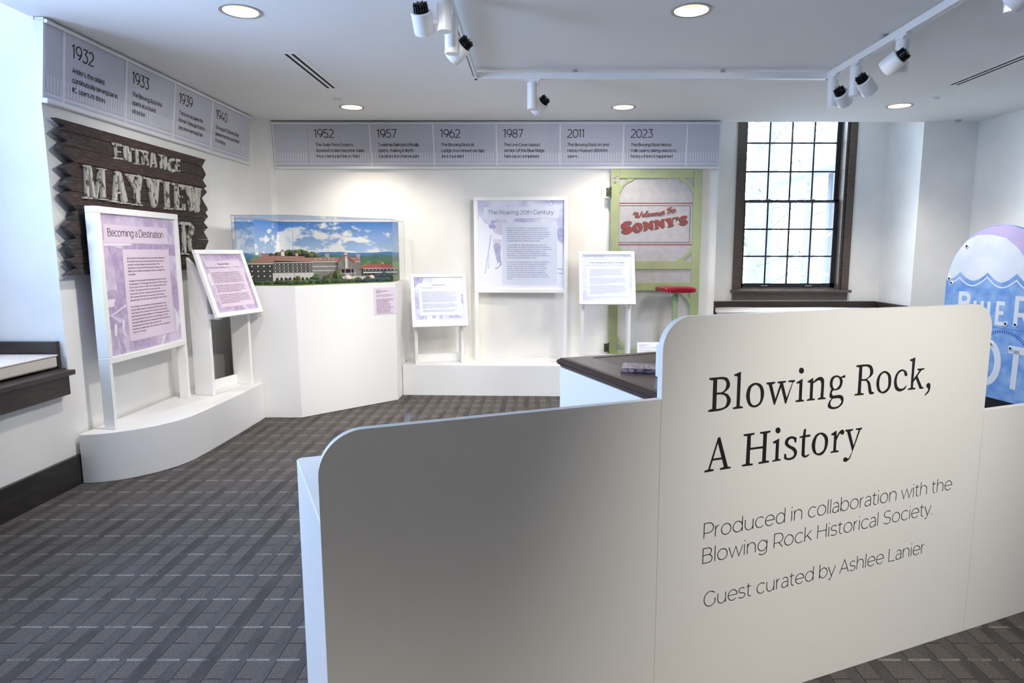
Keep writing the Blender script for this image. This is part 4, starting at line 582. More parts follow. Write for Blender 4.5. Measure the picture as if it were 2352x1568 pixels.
# roaring stand on the back platform
t = thing('information_stand', 'tall white framed stand with a pale blue panel titled The Roaring 20th Century', 'display stand', (-.145,6.88,.315), 'framed information stands')
P = plane((-.633,6.885,1.03), (math.cos(R(-3.8)), math.sin(R(-3.8)), 0), (0,0,1))
pr = framed(t, P, .978, .988, .04, .07, .018, blu, blub, [(.102,.876,.768,.884),(.294,.866,.091,.729)],
 [(bluw, sp('.04,.75 .12,.72 .30,.62 .60,.56 .93,.50 .935,.045 .045,.045')), (blud, cp('.80,.948 .83,.955 .82,.90 .78,.89')), (bluw, cp('.80,.93 .82,.935 .81,.905 .79,.90')),
  (blud, sp('.20,.74 .28,.75 .33,.70 .30,.64 .22,.66')), (M('jacket_ink', (208,206,230), .35), sp('.22,.73 .34,.75 .34,.60 .23,.60 .20,.65')), (blud, sp('.155,.70 .20,.71 .23,.69 .225,.665 .17,.665')),
  (blud, cp('.185,.75 .205,.75 .185,.695 .17,.695')), (bluw, sp('.045,.735 .12,.70 .22,.62 .36,.575 .33,.545 .20,.57 .05,.60')),
  (M('coat_hem_ink', (216,214,234), .35), cp('.20,.56 .29,.55 .29,.51 .22,.505 .195,.53')), (blud, sp('.205,.505 .28,.50 .275,.40 .28,.33 .245,.32 .22,.40')),
  (blud, cp('.245,.32 .285,.33 .29,.29 .235,.245 .215,.25')), (bluw, cp('.245,.31 .27,.315 .255,.27 .22,.26')), (blud, cp('.175,.60 .183,.60 .115,.20 .108,.205')), (blud, cp('.155,.40 .159,.40 .148,.25 .143,.25')),
  (blud, cp('.87,.255 .93,.25 .93,.24 .87,.245')), (blud, cp('.87,.21 .93,.208 .93,.198 .87,.20')), (blud, sp('.87,.66 .93,.66 .93,.54 .88,.55')), (blud, sp('.42,.76 .50,.775 .54,.73 .44,.74'))])
tx = MB(); text(tx, 'The Roaring 20th Century', P, .147, .810, .040, .0037, width=.684, h=-.0150); tx.build('title_lettering', bluk, pr)
tx = MB(); para(tx, ["Blowing Rock evolved from a quiet agrarian village into a","popular tourist destination over the 20th century. The","late-19th century construction of the Lenoir-Blowing Rock","Turnpike and the Western North Carolina Railroad opened","the area to travelers, leading to a rise in boarding houses","and hotels such as Mayview Manor, Green Park Inn,","Watauga Hotel, and The Blowing Rock Hotel.","",
"Grover Robbins, Sr. (1886-1956) played a key role in this","transformation. He opened The Blowing Rock Attraction in","1933, co-founded the Blowing Rock Chamber of Commerce","in 1927, established the Yonahlossee Theater in 1939,","advocated for Memorial Park, and lobbied for the Blue","Ridge Parkway to pass through Western North Carolina, a","route that now brings millions of visitors.","",
"The opening of Tweetsie Railroad in 1957 and Appalachian","Ski Mountain in 1968 further expanded Blowing Rock's","appeal, making it a year-round destination. However,","climate change poses a growing threat to this industry.","Warming winters and erratic weather could reduce","snowfall, with researchers predicting the Appalachian","Mountains may lose up to 37% of their snow cover days,","and 13% of ski areas could face complete snow cover loss","by 2100."], P, .342, .664, .0218, .0105, .0014, .468, h=-.0150)
tx.build('body_lettering', blut, pr)
uu = P(1,0,0)-P(0,0,0); nn = P(0,0,1)-P(0,0,0)
for a in (0, .938): MB().obox(P(a,-.714,-.07), uu*.04, (0,0,.714), nn*.07).build('leg', framew, t, bevel=.002)
# three tilted reading stands
def reading_stand(label, cx, cy, zb, zf, phi, pm, cm, blocks, title, lines, shapes, tm, bm, toff=.0, title_w=.134):
    c, s = math.cos(R(phi)), math.sin(R(phi)); u = Vector((c,s,0)); n0 = Vector((s,-c,0)); tau = R(18.2)
    v = -n0*math.sin(tau)+Vector((0,0,1))*math.cos(tau); ctr = Vector((cx,cy,zb))
    t = thing('reading_stand', label, 'display stand', (cx-n0.x*.12, cy-n0.y*.12, zf), 'tilted reading stands')
    P = plane(ctr-u*.28, u, v)
    pr = framed(t, P, .56, .548, .036, .03, .014, pm, cm, blocks, shapes)
    tx = MB(); text(tx, title, P, .28-title_w/2, .425, .0135, .0020, width=title_w, h=-.0112, seg=40); tx.build('title_lettering', tm, pr)
    n = len(lines); tx = MB(); para(tx, lines, P, .108, .358, .0127 if n < 18 else .2485/(n-1), .0068, .0011, .365, h=-.0112, seg=80); tx.build('body_lettering', bm, pr)
    zt = Vector((0,0,1))
    for a in (-.25, .222):
        o = ctr+u*(a+toff)-n0*.135; o.z = zf+.001
        top = lambda k: zb+(.50*k/ .17)*0
        # side board: deep plank whose top follows the tilt of the panel
        A = o; B = o-n0*.165; zA = zb-.03; zB = zb+.36
        A2 = Vector((A.x,A.y,zb+(.135-.035)/math.tan(tau)*1)); B2 = Vector((B.x,B.y,zb+.5))
        hA = min(zb+(.135-.036)/math.tan(tau), zb+.46); hB = min(zb+(.30-.036)/math.tan(tau), zb+.46)
        k0 = Vector((ctr.x,ctr.y,0)); pts = [(0,zf+.001),(0,hA),(-.165,hB),(-.165,zf+.001)]
        vs = [Vector((A.x,A.y,0))+n0*x+zt*z for x, z in pts]+[Vector((A.x,A.y,0))+n0*x+zt*z+u*.03 for x, z in pts]
        MB().add(vs, [(0,1,2,3),(7,6,5,4),(0,4,5,1),(1,5,6,2),(2,6,7,3),(3,7,4,0)]).build('side_board', framew, t, bevel=.002)
        MB().obox(Vector((A.x,A.y,zb-.02))+n0*.0, u*.028, n0*.102, zt*.04).build('bracket', whitem, t)
    o = ctr+u*(-.22+toff)-n0*.29; o.z = zf+.001
    MB().obox(o, u*.442, n0*.02, zt*.085).build('stretcher', framew, t, bevel=.002)
    return t
sh2 = [(lild, cp('.036,.512 .26,.512 .30,.47 .48,.48 .524,.44 .524,.512')), (lild, cp('.49,.30 .524,.36 .524,.036 .49,.05')), (lild, cp('.24,.085 .33,.08 .38,.036 .22,.036')), (lild, cp('.08,.41 .26,.41 .28,.40 .08,.398')), (lilw, sp('.06,.34 .09,.36 .10,.28 .07,.26'))]
reading_stand('tilted white reading stand with a lilac panel titled Mayview Manor', -2.374, 5.278, .951, .318, 77, lil, lilb, [(.078,.487,.408,.458),(.090,.500,.078,.395)], 'Mayview Manor',
 ["Open seasonally from May to September between 1921 and 1966,","Mayview Manor, the \"Queen of Blowing Rock Hotels\", was a sight to","behold. This grand hotel featured 138 ornate rooms with amenities,","rooms of Indian River lounge and was the social hub for the town elite.","Charlotte native Walter L. Alexander envisioned Mayview as \"America's","Switzerland,\" beginning construction after establishing Mayview Park, a","lush neighborhood of cottages and homes built between 1917 and 1921.","","In 1921, Alexander founded the Mayview Inn and Rock Lake, which","hosted the legendary sharpshooter Annie Oakley in 1924. Oakley held","multiple shooting exhibitions at Mayview that summer. A variety of","celebrities and political figures frequented Mayview Manor, including","Eleanor Roosevelt, Woodrow Wilson, and Richard Nixon.","","Following Alexander's sudden passing in 1935, the hotel changed hands,","traded and leased and fell into disrepair before closing in 1966. It was","demolished in 1978, making way for condominiums. The loss of Mayview","remains a sore subject in Blowing Rock's architectural history. While you","can no longer visit Mayview in person, you can experience the hotel on a","slightly smaller scale in the adjacent diorama."], sh2, drk, lilt, toff=.025)
sh3 = [(blud, cp('.036,.512 .125,.512 .125,.46 .07,.44 .036,.40')), (blud, cp('.036,.32 .075,.29 .075,.19 .036,.20')), (blud, cp('.50,.335 .524,.335 .524,.235 .50,.24')), (blud, sp('.06,.12 .10,.13 .12,.09 .08,.075')), (blud, cp('.13,.125 .145,.125 .145,.08 .13,.08')), (blud, cp('.20,.12 .235,.12 .235,.085 .20,.085')), (blud, cp('.27,.12 .31,.12 .30,.075 .27,.075')), (blud, sp('.36,.10 .44,.12 .50,.09 .42,.085')), (bluw, sp('.036,.07 .2,.08 .4,.07 .524,.075 .524,.036 .036,.036'))]
reading_stand('tilted white reading stand with a pale panel titled The Fire of 1923', -.939, 6.508, .715, .315, 15.3, blu, blub, [(.078,.487,.408,.454),(.080,.500,.116,.395)], 'The Fire of 1923',
 ["Many buildings have come and gone along Blowing Rock's Main Street","over the years, but the most devastating loss for the town occurred in the","fall of 1923, when a raging fire destroyed a significant portion of it. The","fire spread from Sunset Avenue to Morris Street, and with no fire","department and most structures constructed of wood, many buildings in","the fire's path were lost. Townspeople tried to douse the flames with","buckets of water, but their efforts were in vain. A 1923 article from the","Watauga Democrat estimated damages between $50,000 and $100,000","roughly $900,000 to $1,800,000 today when adjusted for inflation).","","The fire reshaped Main Street and led to a new town ordinance","forbidding wood construction. Buildings lost in the fire included the H.C.","Hayes Store, Young's Cafe, Craig's Grocery Store, the Blowing Rock Bank,","Holshouser General Store, and Dr. Hardy's Drug Store.","","While the fire was devastating, Blowing Rock rebuilt and established a","fire department by 1928. Today, Main Street is as bustling as ever."], sh3, bluk, blut)
sh4 = [(blub, cp('.036,.512 .14,.512 .075,.40 .075,.28 .036,.27')), (blub, cp('.46,.512 .524,.512 .524,.20 .503,.20 .50,.42')), (bluw, sp('.25,.50 .40,.512 .46,.48 .36,.46')), (bluw, cp('.46,.45 .524,.42 .524,.405 .44,.44')), (blub, cp('.036,.18 .075,.19 .075,.17 .036,.165'))]
reading_stand('tilted white reading stand with a faint panel titled Underrepresented Voices in the Village', .722, 6.439, .942, .315, 0.3, palp, palb, [(.076,.487,.408,.454),(.078,.500,.080,.395)], 'Underrepresented Voices in the Village',
 ["In the 19th and early 20th centuries, Blowing Rock's status as a summer","cottage and hotel resort led to an influx of seasonal employees.","Several hundred Black service workers called Blowing Rock home","during their busiest seasons, working in various stores and hotels. A","small year-round Black community also existed, largely made up of","farmers and service workers.","","Finding safe spaces to gather and worship in the Jim Crow South was","difficult for people of color. In the early 20th century, Black citizens held","church services at Rumple Memorial, on Sunday nights, and in the 1930s,","they used a room at Temple Memorial Presbyterian Church, and others.","White congregants were not present.","","By 1948, a fund was established for a dedicated place of worship called","the \"Blowing Rock Colored Church Project.\" Officially incorporated on","September 2, 1949, the Blowing Rock Negro Community Church opened","in 1950, providing a space for Black residents to gather and worship.","The church hosted community events until its closure in 1980. Located","on Possum Hollow Road, the building still stands as the First","Independent Baptist Church."], sh4, M('soft_title_ink', (128,133,178), .5), palt, title_w=.355)
# ---------------- pedestal with its acrylic case and diorama
ped = [(-2.64,5.632),(-2.061,5.632),(-1.352,6.345),(-1.352,BY-.002),(-2.64,BY-.002)]
slab('display_pedestal', ped, .002, 1.163, white, 'tall white faceted pedestal carrying the hotel diorama', 'pedestal')
acr = clear('acrylic', tint=(.992,.996,.995,1), fac=.012); acre = clear('acrylic_edge', tint=(.92,.95,.96,1), fac=.10)
t = thing('acrylic_case', 'clear acrylic case covering the hotel diorama on the pedestal', 'display case', (-2.0,6.3,1.164))
vit = [(-2.585,5.65),(-2.068,5.65),(-1.368,6.352),(-1.368,6.93),(-2.625,6.93)]
for i in range(5):
    p, q = Vector(vit[i]), Vector(vit[(i+1) % 5]); d = (q-p).normalized(); nrm = Vector((d.y, -d.x))
    a = p; b = q
    MB().add([(a.x,a.y,1.165),(b.x,b.y,1.165),(b.x,b.y,1.765),(a.x,a.y,1.765)], [(0,1,2,3)]).build('side_sheet', acr, t)
    e = MB(); e.bar((a.x,a.y,1.166),(a.x,a.y,1.765),.005,.005); e.bar((a.x,a.y,1.763),(b.x,b.y,1.763),.005,.006); e.build('edge', acre, t)
MB().poly([(x,y,1.766) for x, y in vit]).build('top_sheet', acr, t)
# diorama
sky_m = bpy.data.materials.new('painted_sky'); sky_m.use_nodes = True; nt = sky_m.node_tree; b = nt.nodes['Principled BSDF']; b.inputs['Roughness'].default_value = .6
tc = nt.nodes.new('ShaderNodeTexCoord'); spx = nt.nodes.new('ShaderNodeSeparateXYZ'); nt.links.new(tc.outputs['Object'], spx.inputs[0])
mr = nt.nodes.new('ShaderNodeMapRange'); mr.inputs[1].default_value = .20; mr.inputs[2].default_value = .58; nt.links.new(spx.outputs[2], mr.inputs[0])
rp = nt.nodes.new('ShaderNodeValToRGB'); rp.color_ramp.elements[0].color = lin((200,222,246)); rp.color_ramp.elements[1].color = lin((78,140,222)); nt.links.new(mr.outputs[0], rp.inputs[0])
mp = nt.nodes.new('ShaderNodeMapping'); mp.inputs['Scale'].default_value = (1,1,2.2); nt.links.new(tc.outputs['Object'], mp.inputs[0])
nz = nt.nodes.new('ShaderNodeTexNoise'); nz.inputs['Scale'].default_value = 4.2; nz.inputs['Detail'].default_value = 10; nz.inputs['Roughness'].default_value = .58; nt.links.new(mp.outputs[0], nz.inputs[0])
cr_ = nt.nodes.new('ShaderNodeMath'); cr_.operation = 'SUBTRACT'; nt.links.new(nz.outputs['Fac'], cr_.inputs[0])
m2 = nt.nodes.new('ShaderNodeMapRange'); m2.inputs[1].default_value = .26; m2.inputs[2].default_value = .56; m2.inputs[3].default_value = -.06; m2.inputs[4].default_value = .07; nt.links.new(spx.outputs[2], m2.inputs[0]); nt.links.new(m2.outputs[0], cr_.inputs[1])
cl = nt.nodes.new('ShaderNodeValToRGB'); cl.color_ramp.elements[0].position = .50; cl.color_ramp.elements[1].position = .57; nt.links.new(cr_.outputs[0], cl.inputs[0])
mx = nt.nodes.new('ShaderNodeMix'); mx.data_type = 'RGBA'; nt.links.new(cl.outputs[0], mx.inputs[0]); nt.links.new(rp.outputs[0], mx.inputs[6]); mx.inputs[7].default_value = lin((250,251,255)); nt.links.new(mx.outputs[2], b.inputs['Base Color'])
t = thing('hotel_diorama', 'miniature grey hotel with red roofs before a painted blue sky', 'diorama', (-2.0,6.3,1.165))
MB().box(-2.61,-1.385,6.72,6.73,1.17,1.757).box(-2.61,-2.60,5.76,6.72,1.17,1.757).build('backdrop', sky_m, t)
M('far_hill', (84,138,196), .7); M('mid_hill', (78,120,130), .7, c2=(92,130,112), nscale=12); M('near_hill', (122,160,96), .7, c2=(84,124,82), nscale=14)
PBk = lambda a, b, h=0: Vector((-2.60+a, 6.72-h, 1.165+b)); PLk = lambda a, b, h=0: Vector((-2.60+h, 6.72-a, 1.165+b))
def ridge(P, L, b0, amp, name, h, seed):
    rr = random.Random(seed); n = 26; ph = rr.random()*9
    pts = [(L*i/n, b0+amp*(math.sin(i*.55+ph)*.5+math.sin(i*1.3+ph*2)*.25+rr.uniform(-.12,.12))) for i in range(n+1)]
    MB().fill([[(0,.004)]+pts+[(L,.004)]], P, h).build('painted_hill', MATS[name], t)
ridge(PBk, 1.215, .285, .012, 'far_hill', .002, 1); ridge(PBk, 1.215, .255, .02, 'mid_hill', .004, 2); ridge(PBk, 1.215, .20, .02, 'near_hill', .006, 3)
ridge(PLk, .95, .27, .02, 'far_hill', .002, 4); ridge(PLk, .95, .235, .04, 'near_hill', .004, 5)
lawn = M('lawn', (122,142,70), .9, c2=(92,116,56), nscale=30)
MB().prism([(-2.60,5.68),(-2.075,5.67),(-1.39,6.355),(-1.39,6.71),(-2.60,6.71)], lambda a, b, h=0: Vector((a,b,h)), 1.166, 1.172).build('lawn', lawn, t)
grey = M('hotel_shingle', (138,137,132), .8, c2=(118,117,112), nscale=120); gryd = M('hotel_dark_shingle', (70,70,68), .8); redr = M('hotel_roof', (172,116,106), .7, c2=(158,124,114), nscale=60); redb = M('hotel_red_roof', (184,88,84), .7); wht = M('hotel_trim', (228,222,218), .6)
stone = M('hotel_stone', (226,222,218), .8, c2=(198,194,192), nscale=90); dkw = M('hotel_glass', (34,32,40), .3); chm = M('hotel_chimney', (176,164,160), .8)
hd = (Vector((-1.37,6.55,0))-Vector((-2.58,5.90,0))).normalized()
PH = lambda a, b, h=0: Vector((-2.58,5.90,0))+hd*a+Vector((0,0,b))+Vector((hd.y,-hd.x,0))*h
hu, hn, hz = hd, Vector((hd.y,-hd.x,0)), Vector((0,0,1))
def hb(a0, a1, z0, z1, h0, h1, name, m, par=None, **k): return MB().obox(PH(a0,z0,h0), hu*(a1-a0), hz*(z1-z0), hn*(h1-h0)).build(name, m, par or t, **k)
def hp(pts, h0, h1, name, m, par=None): return MB().prism(pts, PH, h0, h1).build(name, m, par or t)
Z0 = 1.172
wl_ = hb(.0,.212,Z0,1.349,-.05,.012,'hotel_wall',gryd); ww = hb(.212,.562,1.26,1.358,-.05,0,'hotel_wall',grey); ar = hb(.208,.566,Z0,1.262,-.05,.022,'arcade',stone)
wm = hb(.562,.80,Z0,1.362,-.09,-.03,'hotel_wall',grey); wr = hb(.945,1.013,Z0,1.362,-.06,-.01,'hotel_wall',grey)
wg = hp([(.797,Z0),(.950,Z0),(.950,1.362),(.875,1.420),(.797,1.362)], -.06, .0, 'hotel_gable', grey)
hb(.862,.888,1.29,1.44,-.0,.008,'stone_chimney',stone); st = hb(.815,1.10,Z0,1.222,-.02,.035,'terrace_wall',stone); lw = hb(1.034,1.372,1.222,1.297,-.04,.0,'hotel_wall',M('low_wing_wall',(120,96,96),.8))
hp([(.0,1.349),(.215,1.349),(.225,1.375),(.165,1.446),(.095,1.396)], -.04, .022, 'roof', redr)
hp([(.20,1.374),(.545,1.362),(.49,1.414),(.20,1.42)], -.05, .008, 'roof', redr); hp([(.54,1.362),(.80,1.361),(.82,1.403),(.50,1.40)], -.09, -.022, 'roof', redr)
hp([(.945,1.361),(1.012,1.361),(.99,1.402),(.91,1.404)], -.06, -.004, 'roof', redr); hp([(.998,1.296),(1.375,1.296),(1.287,1.334),(1.06,1.333)], -.04, .012, 'roof', redb)
for p, q in (((.79,1.358),(.875,1.424)),((.955,1.358),(.875,1.424))): MB().bar(PH(p[0],p[1],.006), PH(q[0],q[1],.006), .012, .006, up=hn).build('bargeboard', redb, t)
for a0, a1, z, h in ((0,.215,1.347,.024),(.212,.562,1.357,.010),(.562,.80,1.361,-.02),(.95,1.013,1.361,-.002),(1.03,1.374,1.295,.014),(.565,.80,1.318,-.028),(.562,.80,1.28,-.028)): hb(a0,a1,z-.003,z+.003,h-.006,h,'cornice',wht)
for a, z0, z1, w in ((.429,1.405,1.436,.022),(.116,1.41,1.447,.022),(.704,1.40,1.431,.036),(.873,1.425,1.445,.036),(.992,1.37,1.425,.038),(1.233,1.31,1.347,.014)):
    c = hb(a-w/2,a+w/2,z0,z1,-.03,-.01,'chimney',chm); hb(a-w/2-.003,a+w/2+.003,z1,z1+.004,-.033,-.007,'chimney_cap',wht,c)
c = hb(.292,.320,1.41,1.458,-.02,.0,'cupola',wht); hp([(.288,1.458),(.324,1.458),(.306,1.476)], -.024, .004, 'cupola_roof', redr, c)
def win(par, a, z, w, h, hh, fr=wht):
    f = hb(a-w/2-.0018,a+w/2+.0018,z-h/2-.0018,z+h/2+.0018,hh-.001,hh+.0012,'window',fr,par); hb(a-w/2,a+w/2,z-h/2,z+h/2,hh+.0008,hh+.0018,'pane',dkw,par)
for k in range(9):                              # gallery bays of the left wing
    a = .232+k*.038
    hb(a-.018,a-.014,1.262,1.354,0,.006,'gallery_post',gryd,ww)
    for z in (1.338,1.307,1.276): hb(a-.009,a+.016,z-.008,z+.008,.0,.002,'opening',dkw,ww); hb(a-.002,a+.008,z-.004,z+.005,.0015,.003,'window',wht,ww); hb(a-.014,a+.02,z-.0155,z-.009,.001,.007,'railing',grey,ww)
for k in range(9):                              # arches
    a = .245+k*.037; pts = [(a-.011,Z0+.002),(a+.011,Z0+.002),(a+.011,1.208)]+[(a+.011*math.cos(R(x)),1.208+.013*math.sin(R(x))) for x in range(30,180,30)]+[(a-.011,1.208)]
    hp(pts, .0215, .0235, 'arch', dkw, ar)
for k in range(4):
    for z in (1.325,1.28,1.235): hb(.02+k*.05,.055+k*.05,z-.012,z+.012,.011,.0135,'opening',dkw,wl_); hb(.03+k*.05,.045+k*.05,z-.005,z+.006,.013,.0145,'window',wht,wl_)
for k in range(11):
    for z in (1.34,1.30,1.262): win(wm, .578+k*.0205, z, .008, .014, -.03)
for k in range(5): win(wm, .60+k*.04, 1.378, .009, .010, -.022, wht); hp([(.592+k*.04,1.385),(.608+k*.04,1.385),(.60+k*.04,1.395)], -.024, -.016, 'dormer', wht, wm)
for a in (.815,.835,.905,.928):
    for z in (1.31,1.345): win(wg, a, z, .009, .013, 0)
for a in (.965,.995):
    for z in (1.34,1.305,1.27): win(wr, a, z, .009, .013, -.01)
hb(.815,.952,1.290,1.298,0,.03,'porch_roof',redr)
for a in (.815,.855,.91,.948): hb(a,a+.004,1.222,1.292,.024,.029,'porch_post',wht)
hb(.815,.952,1.25,1.254,.022,.03,'porch_rail',wht); hb(.825,.94,1.256,1.288,0,.003,'opening',dkw); hb(.87,.905,1.224,1.246,0,.004,'garage_window',wht)
for k in range(9): hb(1.045+k*.036,1.072+k*.036,1.264,1.288,0,.002,'opening',dkw,lw); hb(1.05+k*.036,1.062+k*.036,1.274,1.284,.0015,.003,'window',wht,lw); hb(1.045+k*.036,1.072+k*.036,1.232,1.246,0,.002,'opening',dkw,lw)
hb(1.034,1.372,1.250,1.262,-.002,.008,'balcony',wht,lw)
for k in range(4):
    a = .90+k*.05; hp([(a-.012,Z0+.002),(a+.012,Z0+.002),(a+.012,1.19)]+[(a+.012*math.cos(R(x)),1.19+.012*math.sin(R(x))) for x in range(30,180,30)]+[(a-.012,1.19)], .0345, .0365, 'arch', dkw, st)
bush = [M('shrub_green', (78,106,54), .9, c2=(48,68,36), nscale=60), M('shrub_dark', (60,80,46), .9, c2=(36,50,30), nscale=60), M('shrub_olive', (98,98,44), .9, c2=(66,70,34), nscale=60), M('shrub_blue', (60,82,86), .9, c2=(40,58,60), nscale=60), M('shrub_pink', (224,170,176), .9, c2=(240,220,220), nscale=90)]
def blob(c, r, rz, rnd):
    mb = MB(); n, m = 10, 7; vs = []
    for i in range(m+1):
        for j in range(n):
            th = math.pi*i/m; ph = 2*math.pi*j/n; k = r*rnd.uniform(.82,1.12) if 0 < i < m else r
            vs.append((c[0]+k*math.sin(th)*math.cos(ph), c[1]+k*math.sin(th)*math.sin(ph), c[2]+rz/r*k*math.cos(th)))
    return mb.add(vs, [(i*n+j, (i+1)*n+j, (i+1)*n+(j+1) % n, i*n+(j+1) % n) for i in range(m) for j in range(n)])
rnd = random.Random(3)
fr = [Vector((-2.60,5.69)), Vector((-2.08,5.69)), Vector((-1.40,6.37))]
for k in range(64):                             # hedge line behind the glass and shrubs nearer the hotel
    f = k/63; p = fr[0].lerp(fr[1], min(1, f/.36)) if f < .36 else fr[1].lerp(fr[2], (f-.36)/.64)
    p = p+Vector((rnd.uniform(-.01,.01)-.0, rnd.uniform(.015,.06))); r = rnd.uniform(.020,.034)
    if p.x > -1.425: p.x = -1.425
    blob((p.x,p.y,1.172+r*.5), r, r*.8, rnd).build('shrub', bush[rnd.choice([0,1,1,0]) if f < .8 else 3], t, smooth=True)
for a, h, r, hz_, c in ((.57,.09,.036,.045,0),(.66,.09,.028,.036,1),(.79,.06,.034,.05,0),(.775,.03,.03,.075,2),(.42,.06,.024,.038,2),(.87,.09,.034,.035,4),(.70,.06,.024,.045,2),(1.06,.075,.03,.03,0),(1.16,.09,.045,.045,3),(1.22,.09,.04,.055,3),(1.10,.07,.03,.035,4),(1.30,.06,.035,.045,3),(.33,.07,.022,.025,3),(.50,.07,.022,.026,1),(.97,.07,.022,.026,2)):
    p = PH(a, 0, h); p.x = min(p.x, -1.425)
    blob((p.x,p.y,1.172+hz_*.7), r, hz_, rnd).build('shrub', bush[c], t, smooth=True)
for k in range(22):                             # wooded hill behind the left wing
    a = .22+k*.02; p = PH(a, 0, -.13-.05*rnd.random()); z = 1.39+.05*math.sin((k+1)/23*math.pi)+rnd.uniform(-.01,.01); r = rnd.uniform(.025,.04)
    blob((p.x,p.y,z), r, r, rnd).build('miniature_tree', bush[rnd.choice([0,2,2,1])], t, smooth=True)
pts = [(.18,1.172),(.70,1.172),(.70,1.36),(.60,1.39),(.45,1.41),(.3,1.40),(.2,1.37)]
hp(pts, -.20, -.13, 'wooded_hill', bush[0])
# lilac label on the pedestal
PF = plane((-2.061,5.632,0), (.7051,.7091,0), (0,0,1))
lc = thing('object_label', 'small lilac text label on the right front of the pedestal', 'label', tuple(PF(.89,.99,0)), 'object labels')
MB().obox(PF(.765,.863,.001), PF(.25,0,0)-PF(0,0,0), (0,0,.255), PF(0,0,.004)-PF(0,0,0)).build('card', M('lilac_card', (232,218,234), .5), lc)
tx = MB(); para(tx, ["Dan Nance","Mayview Manor Diorama, 2024","Mixed media"], PF, .788, 1.092, .0125, .0085, .0012, .125, h=.0062, seg=80)
para(tx, ["Commissioned by the Museum and the","Blowing Rock Historical Society, made possible","with the support of the foundation"], PF, .788, 1.048, .009, .005, .0008, .185, h=.0062, seg=90)
para(tx, ["Dan Nance, a painter and historian from","Charlotte, brings his passion for American","history to life with meticulously","researched portrayals of the","hotels, the excitement of Blowing","Rock's early years. Known for his","historical paintings, his work hangs in","galleries and museums across the South.","This diorama took many months of","building and is on display with the","kind support of local families, and","continues the story of a famous hotel"], PF, .788, 1.004, .0118, .0068, .0013, .19, h=.0062, seg=80)
tx.build('lettering', lilt, lc)
# ---------------- green screen door
grn = M('door_green', (154,164,122), .45, c2=(138,150,112), nscale=4, lo=.4, hi=.75, bump=.1, bscale=30); cloth = M('painted_screen', (174,172,176), .8, c2=(166,164,169), nscale=16)
redp = M('painted_red', (130,54,52), .6); shp = M('painted_shadow', (74,70,66), .6); wirem = M('wire_mesh', (176,176,180), .5, metal=0); brass = M('old_hinge', (84,88,66), .5, metal=.4, c2=(50,44,30), nscale=60)
DX0, DX1, DZ0, DZ1, DY = .794, 1.746, .317, 2.303, 6.95
t = thing('screen_door', 'old green wooden screen door with red Sonny\'s lettering leaning on the back wall', 'door', (1.27, 6.97, .316))
PD = lambda a, b, h=0: Vector((a, DY-h, b))
def db(x0, x1, z0, z1, name, h0=-.035, h1=0, m=grn, par=None, **k): return MB().box(x0, x1, DY-h1, DY-h0, z0, z1).build(name, m, par or t, **k)
db(DX0,.884,DZ0,DZ1,'stile',bevel=.003); db(1.655,DX1,DZ0,DZ1,'stile',bevel=.003); db(.884,1.655,2.213,DZ1,'rail',bevel=.003)
db(.884,1.655,1.272,1.360,'rail',bevel=.003); db(.884,1.655,1.048,1.135,'rail',bevel=.003); db(.884,1.655,DZ0,.41,'rail',bevel=.003)
bk = MB().box(.884,1.655,DY+.014,DY+.017,1.36,2.213).box(.884,1.655,DY+.014,DY+.017,1.135,1.272).build('screen_cloth', cloth, t)
wm_ = MB()
k = .884
while k < 1.655: wm_.box(k-.0009,k+.0009,DY+.012,DY+.0136,.41,1.048); k += .0135
k = .41
while k < 1.048: wm_.box(.884,1.655,DY+.0105,DY+.012,k-.0009,k+.0009); k += .0135
wm_.build('wire_cloth', wirem, t, kind='stuff')
BR = [(0,0),(.022,0,),(.045,-.055),(.09,-.10),(.145,-.128),(.145,-.15),(.17,-.17)]
def bracket(x, z, sx, sz):
    # curved brace across a corner, an open triangle left behind it
    out = [(0,.150),(.012,.140),(.024,.122),(.030,.104),(.040,.086),(.060,.064),(.086,.044),(.106,.036),(.126,.030),(.140,.016),(.148,0),(.088,0),(0,.086)]
    pts = [(x+sx*a, z+sz*b) for a, b in out]
    if sx*sz < 0: pts = pts[::-1]
    MB().prism(pts, PD, -.026, -.004).build('corner_bracket', grn, t)
bracket(.884,2.213,1,-1); bracket(1.655,2.213,-1,-1); bracket(.884,1.36,1,1); bracket(1.655,1.36,-1,1); bracket(1.655,1.048,-1,-1); bracket(.884,1.048,1,-1); bracket(.884,.41,1,1); bracket(1.655,.41,-1,1)
for z in (2.07, .435):
    hg = MB().box(.745,.794,DY-.005,DY,z-.045,z+.045).cyl((.792,DY-.008,z-.055),(0,0,1),.009,.11,10).build('hinge', brass, t)
PS = lambda a, b, h=0: Vector((a, DY+.0135-h, b))
let = MB(); shd = MB(); KZ = 0
for g in SONNY:
    loops = [smooth(l, 4) for l in g]; let.fill(loops, PS, .0012); shd.fill([[(a-.011, b-.010) for a, b in l] for l in loops], PS, .0004)
